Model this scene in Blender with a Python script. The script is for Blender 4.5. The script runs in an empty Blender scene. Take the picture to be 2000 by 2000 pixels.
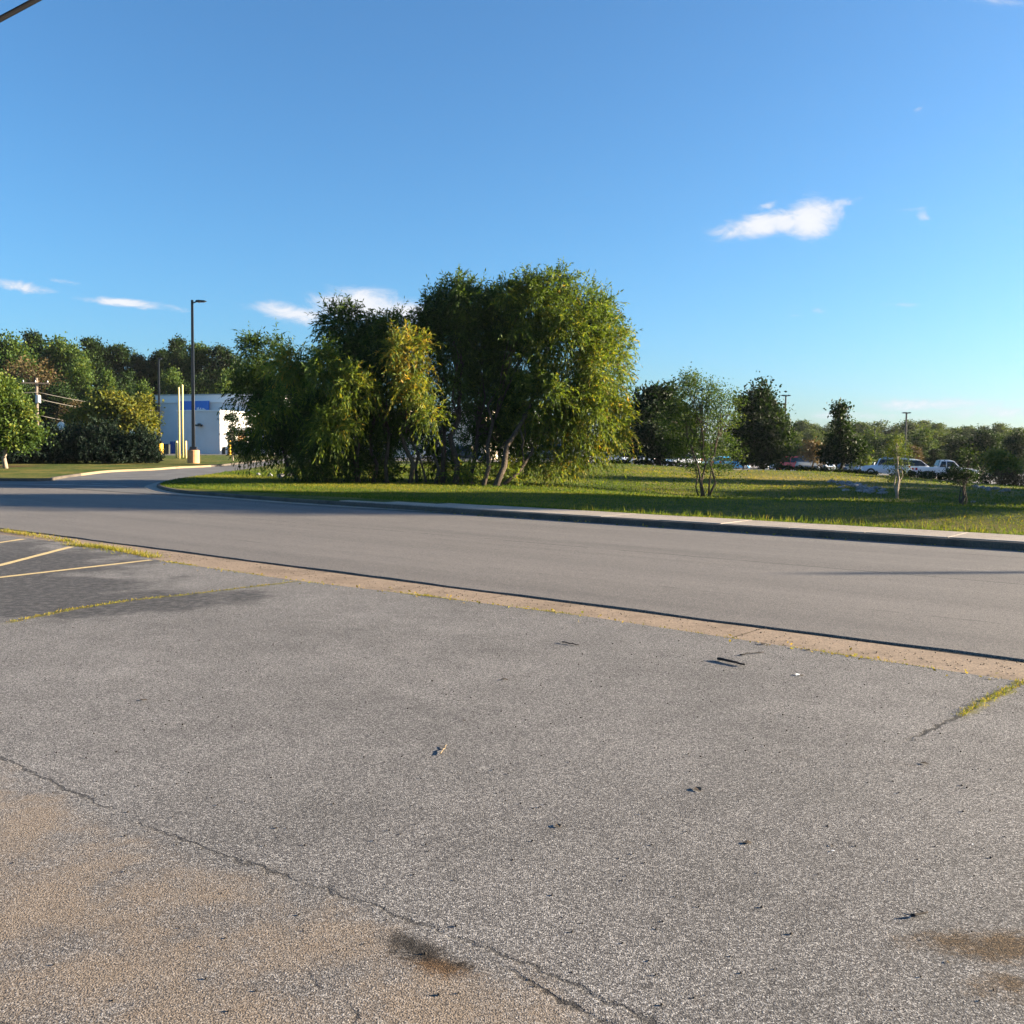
import bpy, bmesh, math, random
import numpy as np
from mathutils import Vector, Matrix
from mathutils.geometry import delaunay_2d_cdt
random.seed(7)
RNG = np.random.default_rng(11)
SC = bpy.context.scene
COL = SC.collection

# ------------------------------------------------------------------ camera, sky, sun, exposure
FPX = 1850.0                      # focal length in pixels of a 2000 px wide picture
PITCH, ROLL = math.radians(3.56), 0.0125
CAM = np.array([0, 0, 1.6])
FW = np.array([0, math.cos(PITCH), -math.sin(PITCH)])
UP0 = np.array([0, math.sin(PITCH), math.cos(PITCH)])
RT0 = np.array([1.0, 0, 0])
CR = math.cos(ROLL) * RT0 + math.sin(ROLL) * UP0
CU = math.cos(ROLL) * UP0 - math.sin(ROLL) * RT0
cam_d = bpy.data.cameras.new('camera')
cam = bpy.data.objects.new('camera', cam_d); COL.objects.link(cam)
cam_d.sensor_width = 36; cam_d.lens = 36 * FPX / 2000
cam_d.clip_end = 6000; cam_d.clip_start = 0.05
cam.matrix_world = Matrix([[CR[i], CU[i], -FW[i], CAM[i]] for i in range(3)] + [[0, 0, 0, 1]])
SC.camera = cam

SUN_AZ, SUN_EL = math.radians(82), math.radians(13)      # azimuth clockwise from +Y
world = bpy.data.worlds.new('World'); SC.world = world; world.use_nodes = True
SC.view_settings.view_transform = 'Standard'
SC.view_settings.look = 'None'
SC.view_settings.exposure = 2.4
SC.view_settings.gamma = 1.0
SC.view_settings.use_curve_mapping = False
SC.cycles.use_denoising = True
SC.cycles.max_bounces = 5; SC.cycles.diffuse_bounces = 3; SC.cycles.glossy_bounces = 2
SC.cycles.transparent_max_bounces = 8
SC.cycles.sample_clamp_indirect = 4
sun_d = bpy.data.lights.new('sun', 'SUN'); sun_d.energy = 5.0; sun_d.angle = math.radians(0.55)
sun_d.color = (1.0, 0.83, 0.60)
sun = bpy.data.objects.new('sun', sun_d); COL.objects.link(sun)
sdir = Vector((math.sin(SUN_AZ) * math.cos(SUN_EL), math.cos(SUN_AZ) * math.cos(SUN_EL), math.sin(SUN_EL)))
sun.rotation_euler = sdir.to_track_quat('Z', 'Y').to_euler()
sun.location = (60, 20, 40)


def ray(px, py):
    return FW + (px - 1000) / FPX * CR + (1000 - py) / FPX * CU


def at(px, py, Y):
    d = ray(px, py)
    return CAM + d * (Y / d[1])


# ------------------------------------------------------------------ node helpers
class NT:
    def __init__(self, tree):
        self.t = tree; tree.nodes.clear()

    def n(self, kind, **kw):
        node = self.t.nodes.new(kind)
        for k, v in kw.items():
            if k.startswith('i_'):
                node.inputs[k[2:].replace('_', ' ')].default_value = v
            else:
                setattr(node, k, v)
        return node

    def put(self, sock, v):
        if isinstance(v, bpy.types.NodeSocket):
            self.t.links.new(v, sock)
        elif v is not None:
            if hasattr(sock, 'default_value') and hasattr(sock.default_value, '__len__') and not hasattr(v, '__len__'):
                v = (v, v, v)
            if hasattr(v, '__len__') and len(v) == 3 and sock.type == 'RGBA':
                v = (*v, 1)
            sock.default_value = v

    def m(self, op, a, b=None, c=None, clamp=False):
        x = self.n('ShaderNodeMath', operation=op, use_clamp=clamp)
        for i, v in enumerate((a, b, c)):
            self.put(x.inputs[i], v)
        return x.outputs[0]

    def vm(self, op, a, b=None):
        x = self.n('ShaderNodeVectorMath', operation=op)
        self.put(x.inputs[0], a)
        if b is not None:
            self.put(x.inputs[3 if op == 'SCALE' else 1], b)
        return x.outputs[1 if op in ('DOT_PRODUCT', 'LENGTH', 'DISTANCE') else 0]

    def mix(self, f, a, b, blend='MIX'):
        x = self.n('ShaderNodeMix', data_type='RGBA', blend_type=blend)
        x.clamp_factor = True
        self.put(x.inputs[0], f); self.put(x.inputs[6], a); self.put(x.inputs[7], b)
        return x.outputs[2]

    def noise(self, vec, scale, detail=4, rough=0.55, dist=0.0, out=0):
        x = self.n('ShaderNodeTexNoise')
        if vec is not None: self.put(x.inputs['Vector'], vec)
        x.inputs['Scale'].default_value = scale; x.inputs['Detail'].default_value = detail
        x.inputs['Roughness'].default_value = rough; x.inputs['Distortion'].default_value = dist
        return x.outputs[out]

    def sstep(self, v, lo, hi, a=0.0, b=1.0):
        x = self.n('ShaderNodeMapRange', interpolation_type='SMOOTHSTEP')
        for i, q in enumerate((v, lo, hi, a, b)):
            self.put(x.inputs[i], q)
        return x.outputs[0]

    def ramp(self, f, stops):
        x = self.n('ShaderNodeValToRGB')
        e = x.color_ramp.elements
        while len(e) < len(stops): e.new(0.5)
        for k, (p, c) in enumerate(stops):
            e[k].position = p; e[k].color = (*c, 1)
        self.put(x.inputs[0], f)
        return x.outputs[0]

    def attr(self, name):
        return self.n('ShaderNodeAttribute', attribute_name=name).outputs['Fac']

    def co(self, kind='Object'):
        return self.n('ShaderNodeTexCoord').outputs[kind]

    def map(self, vec, scale=(1, 1, 1), rot=(0, 0, 0)):
        x = self.n('ShaderNodeMapping')
        self.put(x.inputs['Vector'], vec)
        x.inputs['Scale'].default_value = scale; x.inputs['Rotation'].default_value = rot
        return x.outputs[0]

    def bump(self, h, strength, dist, normal=None):
        x = self.n('ShaderNodeBump')
        self.put(x.inputs['Height'], h); x.inputs['Strength'].default_value = strength
        x.inputs['Distance'].default_value = dist
        if normal is not None: self.put(x.inputs['Normal'], normal)
        return x.outputs[0]

    def bsdf(self, color, rough=0.8, normal=None, metal=0.0, spec=0.3):
        x = self.n('ShaderNodeBsdfPrincipled')
        self.put(x.inputs['Base Color'], color); self.put(x.inputs['Roughness'], rough)
        self.put(x.inputs['Metallic'], metal); x.inputs['Specular IOR Level'].default_value = spec
        if normal is not None: self.put(x.inputs['Normal'], normal)
        return x.outputs[0]

    def out(self, s):
        o = self.n('ShaderNodeOutputMaterial'); self.put(o.inputs[0], s)


def material(name):
    m = bpy.data.materials.new(name); m.use_nodes = True
    return m, NT(m.node_tree)


# ------------------------------------------------------------------ world: sky with a few small clouds
W = NT(world.node_tree)
sky = W.n('ShaderNodeTexSky', sky_type='NISHITA')
sky.sun_disc = False; sky.sun_elevation = SUN_EL; sky.sun_rotation = SUN_AZ
sky.air_density = 1.0; sky.dust_density = 1.3; sky.ozone_density = 7.2; sky.altitude = 200
d = W.co('Generated')
sep = W.n('ShaderNodeSeparateXYZ'); W.put(sep.inputs[0], d)
fy = W.m('MAXIMUM', sep.outputs[1], 0.05)
cu = W.m('DIVIDE', sep.outputs[0], fy); cv = W.m('DIVIDE', sep.outputs[2], fy)
comb = W.n('ShaderNodeCombineXYZ'); W.put(comb.inputs[0], cu); W.put(comb.inputs[1], W.m('MULTIPLY', cv, 2.2)); comb.inputs[2].default_value = 3.7
cn = W.noise(comb.outputs[0], 26, 9, 0.68, 0.7)
cn2 = W.noise(comb.outputs[0], 9, 4, 0.6, 0.6)
# clouds as (u, v, half width, half height, tilt, strength) in tangent units of the sky ahead
def cl(px, py, w, h, tilt, s):
    q = at(px, py, 1.0) - CAM
    return (q[0], q[2], w / FPX, h / FPX, tilt, s)
CLOUDS = [cl(1590, 425, 62, 46, -.1, 1.0), cl(1500, 440, 95, 24, -.16, .95), cl(1640, 395, 60, 14, -.25, .62),
          cl(1500, 400, 40, 10, -.4, .5), cl(1800, 425, 18, 16, 0, .6), cl(1795, 212, 16, 7, -.4, .55),
          cl(1770, 410, 50, 8, -.1, .45), cl(700, 600, 90, 36, .08, 1.0), cl(790, 612, 60, 28, .05, .85),
          cl(570, 612, 90, 20, .14, .8), cl(640, 588, 34, 14, 0, .7), cl(245, 592, 110, 10, .08, .85),
          cl(40, 560, 80, 14, .16, .75), cl(130, 550, 50, 8, .1, .5), cl(1595, 605, 22, 9, .1, .62), cl(1550, 617, 30, 7, -.1, .55),
          cl(1830, 790, 190, 16, -.03, .62), cl(1950, 805, 150, 20, .0, .62), cl(1700, 815, 120, 12, .03, .5), cl(1960, 4, 70, 12, .1, .55),
          cl(1760, 595, 60, 6, .0, .42)]
dens = None
for (u0, v0, a, b, tl, s) in CLOUDS:
    du = W.m('SUBTRACT', cu, u0); dv = W.m('SUBTRACT', cv, v0)
    c_, s_ = math.cos(tl), math.sin(tl)
    e1 = W.m('MULTIPLY', W.m('ADD', W.m('MULTIPLY', du, c_), W.m('MULTIPLY', dv, -s_)), 1 / a)
    e2 = W.m('MULTIPLY', W.m('ADD', W.m('MULTIPLY', du, s_), W.m('MULTIPLY', dv, c_)), 1 / b)
    r2 = W.m('ADD', W.m('MULTIPLY', e1, e1), W.m('MULTIPLY', e2, e2))
    g = W.m('MULTIPLY', W.m('POWER', 2.718, W.m('MULTIPLY', r2, -0.9)), s)
    dens = g if dens is None else W.m('MAXIMUM', dens, g)
front = W.m('GREATER_THAN', sep.outputs[1], 0.06)
shape = W.m('ADD', dens, W.m('MULTIPLY', W.m('ADD', W.m('SUBTRACT', cn, 0.5), W.m('MULTIPLY', W.m('SUBTRACT', cn2, .5), .6)), 1.15))
cm = W.m('MULTIPLY', W.m('MULTIPLY', W.sstep(shape, 0.28, 0.85), front), W.sstep(dens, .06, .3))
cloud_col = W.mix(W.sstep(shape, .45, 1.0), (2.3, 2.5, 2.9), (3.1, 3.1, 3.15))
skyc = W.mix(W.m('MULTIPLY', cm, 0.9), W.mix(1, sky.outputs[0], (1.10, 1.01, .84), 'MULTIPLY'), cloud_col)
bg = W.n('ShaderNodeBackground'); W.put(bg.inputs[0], skyc); bg.inputs[1].default_value = 0.061
wo = W.n('ShaderNodeOutputWorld'); W.put(wo.inputs[0], bg.outputs[0])

# ------------------------------------------------------------------ object helpers
def tag(o, label=None, cat=None, group=None, kind=None):
    if label: o['label'] = label
    if cat: o['category'] = cat
    if group: o['group'] = group
    if kind: o['kind'] = kind
    return o


def empty(name, loc, label=None, cat=None, group=None, kind=None, rz=0.0):
    o = bpy.data.objects.new(name, None); COL.objects.link(o)
    o.location = tuple(loc); o.rotation_euler = (0, 0, rz); o.empty_display_size = .2
    return tag(o, label, cat, group, kind)


def link(name, me, mat=None, parent=None, loc=None):
    o = bpy.data.objects.new(name, me); COL.objects.link(o)
    if mat is not None and not me.materials: me.materials.append(mat)
    if parent is not None: o.parent = parent
    if loc is not None: o.location = tuple(loc)
    return o


def np_mesh(name, v, f, attrs=None, smooth=False):
    me = bpy.data.meshes.new(name)
    v = np.asarray(v, dtype=np.float32); f = np.asarray(f, dtype=np.int32)
    k = f.shape[1]
    me.vertices.add(len(v)); me.vertices.foreach_set('co', v.ravel())
    me.loops.add(f.size); me.loops.foreach_set('vertex_index', f.ravel())
    me.polygons.add(len(f)); me.polygons.foreach_set('loop_start', np.arange(0, f.size, k, dtype=np.int32))
    if smooth: me.polygons.foreach_set('use_smooth', np.ones(len(f), dtype=bool))
    me.update(calc_edges=True)
    for n, a in (attrs or {}).items():
        at_ = me.attributes.new(n, 'FLOAT', 'POINT'); at_.data.foreach_set('value', np.asarray(a, dtype=np.float32))
    return me


class MB:
    """collects simple solids into one mesh"""
    def __init__(self): self.v = []; self.f = []

    def add(self, vs, fs):
        b = len(self.v); self.v += [tuple(map(float, p)) for p in vs]; self.f += [tuple(b + i for i in q) for q in fs]
        return self

    def box(self, c, s, rz=0.0, taper=1.0):
        x, y, z = s[0] / 2, s[1] / 2, s[2] / 2
        ca, sa = math.cos(rz), math.sin(rz)
        vs = []
        for dz in (-1, 1):
            k = taper if dz > 0 else 1.0
            for dx, dy in ((-1, -1), (1, -1), (1, 1), (-1, 1)):
                px, py = dx * x * k, dy * y * k
                vs.append((c[0] + px * ca - py * sa, c[1] + px * sa + py * ca, c[2] + dz * z))
        return self.add(vs, [(3, 2, 1, 0), (4, 5, 6, 7), (0, 1, 5, 4), (1, 2, 6, 5), (2, 3, 7, 6), (3, 0, 4, 7)])

    def tube(self, path, radii, n=8, cap=True):
        path = [Vector(p) for p in path]
        if not hasattr(radii, '__len__'): radii = [radii] * len(path)
        vs = []; fs = []
        ref = None
        for i, p in enumerate(path):
            t = (path[min(i + 1, len(path) - 1)] - path[max(i - 1, 0)]).normalized()
            if ref is None: ref = Vector((1, 0, 0)) if abs(t.x) < .9 else Vector((0, 1, 0))
            a = t.cross(ref).normalized(); b = a.cross(t).normalized(); ref = b
            for k in range(n):
                an = 2 * math.pi * k / n
                vs.append(p + (b * math.cos(an) + a * math.sin(an)) * radii[i])
        for i in range(len(path) - 1):
            for k in range(n):
                k2 = (k + 1) % n
                fs.append((i * n + k, i * n + k2, (i + 1) * n + k2, (i + 1) * n + k))
        if cap:
            fs.append(tuple(range(n - 1, -1, -1))); fs.append(tuple((len(path) - 1) * n + k for k in range(n)))
        return self.add(vs, fs)

    def lathe(self, c, prof, n=20):
        vs = []; fs = []
        for r, z in prof:
            for k in range(n):
                an = 2 * math.pi * k / n
                vs.append((c[0] + r * math.cos(an), c[1] + r * math.sin(an), c[2] + z))
        for i in range(len(prof) - 1):
            for k in range(n):
                k2 = (k + 1) % n
                fs.append((i * n + k, i * n + k2, (i + 1) * n + k2, (i + 1) * n + k))
        fs.append(tuple(range(n - 1, -1, -1))); fs.append(tuple((len(prof) - 1) * n + k for k in range(n)))
        return self.add(vs, fs)

    def mesh(self, name, smooth=False):
        me = bpy.data.meshes.new(name); me.from_pydata(self.v, [], self.f); me.update()
        if smooth: me.polygons.foreach_set('use_smooth', [True] * len(me.polygons))
        return me

    def build(self, name, mat, parent=None, smooth=False, loc=None, bevel=0.0):
        me = self.mesh(name, smooth)
        o = link(name, me, mat, parent, loc)
        if bevel:
            b = o.modifiers.new('bevel', 'BEVEL'); b.width = bevel; b.segments = 2; b.limit_method = 'ANGLE'
        return o


# ------------------------------------------------------------------ terrain
RD = np.array([-.787, .617]); RN = np.array([.617, .787])       # road direction and its normal (away from the camera)
K0 = np.array([8.98, 16.54])                                   # a point on the far kerb line
ROADW = 10.1


def uv_of(x, y):
    return (x - K0[0]) * RN[0] + (y - K0[1]) * RN[1], (x - K0[0]) * RD[0] + (y - K0[1]) * RD[1]


def road_xy(u, v):
    return K0[0] + u * RN[0] + v * RD[0], K0[1] + u * RN[1] + v * RD[1]


_ctrl = [tuple(at(px, py, Y)) for px, py, Y in [
    (378, 908, 68), (430, 885, 106), (300, 884, 112), (1000, 905, 80), (1200, 908, 70), (1400, 919, 66), (1550, 922, 66),
    (1740, 933, 70), (1450, 919, 105), (1600, 920, 105), (1740, 927, 100), (1250, 911, 105), (1900, 945, 85), (1970, 957, 60), (980, 950, 42.7), (700, 948, 42), (1375, 971, 45), (1752, 976, 45), (1880, 988, 42),
    (1500, 980, 31), (1750, 990, 29), (2000, 1000, 27), (1200, 976, 34), (850, 960, 38), (1500, 947, 54), (1280, 938, 54)]]
_ctrl += [(7, 25.5, -.48), (12.5, 22, -.48), (18, 17.5, -.48), (24, 13, -.45), (0, 31, -.1), (10, 37, -.55), (18, 33, -.65), (24, 29, -.6), (30, 20, .1),
          (0, 120, .9), (20, 120, .1), (40, 120, -.6), (60, 120, -.8), (-40, 150, 1.5), (100, 200, -.8), (0, 250, .6), (-100, 200, 1.6),
          (-60, 74, .5), (-100, 110, 1), (60, 40, -.3), (80, 80, -.7), (-40, 58, .15), (-23, 44, 0), (-14, 39, 0), (-10, 36, 0), (150, 30, 0),
          (-150, 150, 1), (45, 0, 0), (-60, 50, 0), (0, 0, 0), (400, 400, 0), (-400, 400, 2), (400, -400, 0), (-400, -400, 0), (0, 500, 1), (500, 0, 0), (-500, 0, 0)]
_C = np.array(_ctrl)


def _tps(r2): return r2 * np.log(r2 + 1e-6)


_n = len(_C)
_A = np.zeros((_n + 3, _n + 3))
_A[:_n, :_n] = _tps(((_C[:, None, :2] - _C[None, :, :2]) ** 2).sum(-1)) + np.eye(_n) * 20.0
_A[:_n, _n] = 1; _A[:_n, _n + 1:] = _C[:, :2]; _A[_n:, :_n] = _A[:_n, _n:].T
_w = np.linalg.solve(_A, np.concatenate([_C[:, 2], np.zeros(3)]))


def H(x, y):
    x = np.asarray(x, float); y = np.asarray(y, float)
    q = np.stack([x.ravel(), y.ravel()], -1)
    r2 = ((q[:, None, :] - _C[None, :, :2]) ** 2).sum(-1)
    z = _tps(r2) @ _w[:_n] + _w[_n] + q @ _w[_n + 1:]
    z = np.clip(z, -1.6, 2.2)
    u = (q[:, 0] - K0[0]) * RN[0] + (q[:, 1] - K0[1]) * RN[1]
    s = np.clip((u - 1.9) / 3.4, 0, 1); s = s * s * (3 - 2 * s)
    return (z * s).reshape(x.shape)


def h1(x, y): return float(H(np.array([x]), np.array([y]))[0])


def gnd(px, py, off=0.0):
    """the point of the terrain seen at a pixel of the photograph"""
    d = ray(px, py)
    if d[2] > -1e-4: d[2] = -1e-4
    t = np.geomspace(1.5, 500, 1500)
    P = CAM[None] + t[:, None] * d[None]
    g = P[:, 2] - (H(P[:, 0], P[:, 1]) + off)
    i = int(np.argmax(g < 0)) if (g < 0).any() else len(t) - 1
    p = P[i]
    return np.array([p[0], p[1], h1(p[0], p[1]) + off])


def foot(px, Y, off=0.0):
    """ground point straight below pixel column px at distance Y"""
    x = at(px, 900, Y)[0]
    return np.array([x, Y, h1(x, Y) + off])


def inside(poly, x, y):
    x = np.asarray(x); y = np.asarray(y); r = np.zeros(x.shape, bool)
    n = len(poly)
    for i in range(n):
        x1, y1 = poly[i]; x2, y2 = poly[(i + 1) % n]
        if y1 == y2: continue
        c = ((y1 > y) != (y2 > y)) & (x < (x2 - x1) * (y - y1) / (y2 - y1) + x1)
        r ^= c
    return r


def resample(pts, step, closed=False):
    pts = [np.array(p[:2], float) for p in pts]
    if closed: pts = pts + [pts[0]]
    out = []
    for a, b in zip(pts[:-1], pts[1:]):
        k = max(1, int(np.linalg.norm(b - a) / step))
        out += [a + (b - a) * i / k for i in range(k)]
    if not closed: out.append(pts[-1])
    return out


def smooth_line(pts, step=1.0):
    """Catmull-Rom through the given points"""
    p = [np.array(q[:2], float) for q in pts]
    p = [2 * p[0] - p[1]] + p + [2 * p[-1] - p[-2]]
    out = []
    for i in range(1, len(p) - 2):
        k = max(2, int(np.linalg.norm(p[i + 1] - p[i]) / step))
        for j in range(k):
            t = j / k
            out.append(.5 * ((2 * p[i]) + (-p[i - 1] + p[i + 1]) * t + (2 * p[i - 1] - 5 * p[i] + 4 * p[i + 1] - p[i + 2]) * t * t
                             + (-p[i - 1] + 3 * p[i] - 3 * p[i + 1] + p[i + 2]) * t ** 3))
    out.append(p[-2])
    return out


def drape(name, poly, step, off, mat, zfun=None, fine=None, attrs=None, edge_step=None, kind='structure', skirt=0.0):
    poly = [tuple(map(float, p[:2])) for p in poly]
    edge = resample(poly, edge_step or step, True)
    P = np.array(poly); lo, hi = P.min(0), P.max(0)
    gx, gy = np.meshgrid(np.arange(lo[0], hi[0], step), np.arange(lo[1], hi[1], step))
    gx = gx.ravel() + RNG.uniform(-.15, .15, gx.size) * step; gy = gy.ravel() + RNG.uniform(-.15, .15, gy.size) * step
    k = inside(poly, gx, gy)
    gx, gy = gx[k], gy[k]
    zones = [] if not fine else (fine if isinstance(fine, list) else [fine])
    for (x0, x1, y0, y1), fs in zones:
        k = ~((gx > x0) & (gx < x1) & (gy > y0) & (gy < y1)); gx, gy = gx[k], gy[k]
        fx, fy_ = np.meshgrid(np.arange(x0, x1, fs), np.arange(y0, y1, fs)); fx = fx.ravel(); fy_ = fy_.ravel()
        k = inside(poly, fx, fy_); gx = np.concatenate([gx, fx[k]]); gy = np.concatenate([gy, fy_[k]])
    E = np.array(edge)
    if len(gx):      # keep grid points off the boundary
        keep = np.ones(len(gx), bool)
        for i in range(0, len(gx), 4000):
            dd = ((gx[i:i + 4000, None] - E[None, :, 0]) ** 2 + (gy[i:i + 4000, None] - E[None, :, 1]) ** 2).min(1)
            keep[i:i + 4000] = dd > (0.25 * (zones[0][1] if zones else step)) ** 2
        gx, gy = gx[keep], gy[keep]
    pts = [Vector(e) for e in edge] + [Vector((a, b)) for a, b in zip(gx, gy)]
    ne = len(edge)
    r = delaunay_2d_cdt(pts, [(i, (i + 1) % ne) for i in range(ne)], [], 1, 1e-4)
    v2 = np.array([tuple(q) for q in r[0]]); tri = [f for f in r[2] if len(f) == 3]
    T = np.array(tri)
    c = v2[T].mean(1); T = T[inside(poly, c[:, 0], c[:, 1])]
    a = v2[T]
    cr = (a[:, 1, 0] - a[:, 0, 0]) * (a[:, 2, 1] - a[:, 0, 1]) - (a[:, 1, 1] - a[:, 0, 1]) * (a[:, 2, 0] - a[:, 0, 0])
    T[cr < 0] = T[cr < 0][:, ::-1]
    z = (zfun(v2[:, 0], v2[:, 1]) if zfun else H(v2[:, 0], v2[:, 1])) + off
    V = np.column_stack([v2, z])
    if skirt:
        n0 = len(V); B = np.array([[e[0], e[1], (zfun(np.array([e[0]]), np.array([e[1]]))[0] if zfun else h1(*e)) + off] for e in edge])
        V = np.concatenate([V, B, B - [0, 0, skirt]])
        q = []
        for i in range(ne):
            j = (i + 1) % ne
            q += [(n0 + i, n0 + ne + i, n0 + ne + j), (n0 + i, n0 + ne + j, n0 + j)]
        T = np.concatenate([T, np.array(q)])
    me = np_mesh(name, V, T, {k: f(V[:, 0], V[:, 1]) for k, f in (attrs or {}).items()}, smooth=not skirt)
    o = link(name, me, mat); o['kind'] = kind
    return o


# ------------------------------------------------------------------ materials for surfaces
def mat_asphalt_lot():
    m, t = material('lot_asphalt')
    co = t.co()
    wob = t.n('ShaderNodeVectorMath', operation='SCALE'); t.put(wob.inputs[0], t.noise(co, 60, 2, out=1)); wob.inputs[3].default_value = .006
    cw = t.vm('ADD', co, wob.outputs[0])
    vor = t.n('ShaderNodeTexVoronoi', feature='F1'); t.put(vor.inputs['Vector'], cw); vor.inputs['Scale'].default_value = 150
    rnd = t.n('ShaderNodeSeparateColor'); t.put(rnd.inputs[0], vor.outputs['Color'])
    stone = t.ramp(rnd.outputs[0], [(0, (.054, .053, .056)), (.3, (.116, .112, .112)), (.7, (.208, .20, .196)), (1, (.36, .35, .345))])
    gn = t.noise(co, 185, 3, .6, .3); gn2 = t.noise(co, 88, 2, .5)
    pit = t.m('ADD', t.m('MULTIPLY', t.m('SUBTRACT', gn, .5), 1.5), t.m('ADD', t.m('MULTIPLY', t.m('SUBTRACT', gn2, .5), .7), t.m('MULTIPLY', t.m('SUBTRACT', vor.outputs['Distance'], .42), .55)))
    gap = t.sstep(pit, -.06, .24)
    c = t.mix(t.m('MULTIPLY', gap, .9), stone, (.036, .034, .036))
    big = t.noise(co, .55, 5, .6); mid = t.noise(co, 3.1, 5, .65)
    lv = t.m('ADD', .26, t.m('ADD', t.m('MULTIPLY', big, .95), t.m('MULTIPLY', mid, .56)))
    cc = t.n('ShaderNodeCombineColor')
    for i in range(3): t.put(cc.inputs[i], lv)
    c = t.mix(1, c, cc.outputs[0], 'MULTIPLY')
    # sandy worn older surface on one side of the patch joint
    sd = t.attr('sd_patch'); nz = t.m('MULTIPLY', t.m('SUBTRACT', t.noise(co, 5, 6, .65), .5), .55)
    tan = t.m('MULTIPLY', t.sstep(t.m('ADD', sd, nz), 0, .22), t.sstep(t.noise(co, 2.6, 6, .72), .34, .62, .15, 1))
    c = t.mix(t.m('MULTIPLY', tan, .6), c, t.mix(gap, (.27, .205, .145), (.085, .066, .05)))
    spl = t.m('MULTIPLY', t.sstep(t.noise(co, 1.6, 6, .7, .6), .56, .72), t.attr('splash'))
    c = t.mix(t.m('MULTIPLY', spl, .5), c, (.30, .20, .12))
    # darker sealed strip to the left
    seal = t.sstep(t.m('ADD', t.attr('seal'), t.m('MULTIPLY', t.m('SUBTRACT', t.noise(co, 1.3, 6, .68), .5), 1.5)), .22, .6)
    c = t.mix(t.m('MULTIPLY', seal, .9), c, t.mix(t.m('MULTIPLY', gap, .85), t.mix(t.sstep(t.noise(co, 11, 5, .75), .40, .68), (.034, .034, .037), (.13, .127, .128)), (.014, .014, .016)))
    # oil and rust stains
    n4 = t.m('ADD', t.m('MULTIPLY', t.noise(co, 9, 6, .7, .4), .6), t.m('MULTIPLY', t.noise(co, 60, 4, .7), .4))
    st = t.sstep(t.m('ADD', t.attr('oil'), t.m('MULTIPLY', t.m('SUBTRACT', n4, .5), 3.2)), .3, 1.15)
    c = t.mix(t.m('MULTIPLY', st, .95), c, t.mix(1, c, (.13, .115, .10), 'MULTIPLY'))
    ru = t.sstep(t.m('ADD', t.attr('rust'), t.m('MULTIPLY', t.m('SUBTRACT', n4, .5), 3.0)), .3, 1.15)
    c = t.mix(t.m('MULTIPLY', ru, .9), c, t.mix(1, c, (.50, .31, .13), 'MULTIPLY'))
    # cracks
    h = t.m('MULTIPLY', pit, -1.0)
    wig = t.m('MULTIPLY', t.m('SUBTRACT', t.noise(co, 7, 6, .7), .5), .16)
    brk = t.noise(co, 2.7, 4, .6)
    for nm, w, lo in (('patch', .007, .36), ('left', .02, .3), ('right', .011, .32), ('b1', .010, .40), ('b2', .007, .36), ('b3', .006, .36)):
        dd = t.m('ABSOLUTE', t.m('ADD', t.attr('sd_' + nm), wig))
        k = t.m('MULTIPLY', t.sstep(dd, w * .5, w * 1.7, 1, 0), t.m('MULTIPLY', t.attr('m_' + nm), t.sstep(brk, lo, lo + .12)))
        c = t.mix(t.m('MULTIPLY', k, .6 if nm == 'patch' else .85), c, (.012, .011, .012))
        h = t.m('SUBTRACT', h, t.m('MULTIPLY', k, 2.5))
        if nm in ('left', 'right'):
            mo = t.m('MULTIPLY', t.sstep(dd, .02, .075, 1, 0), t.m('MULTIPLY', t.attr('g_' + nm), t.sstep(t.noise(co, 6, 5, .7), .4, .56)))
            c = t.mix(t.m('MULTIPLY', mo, .8), c, (.15, .135, .03))
    nrm = t.bump(h, .8, .0042)
    t.out(t.bsdf(c, .86, nrm, spec=.25))
    return m


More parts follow.
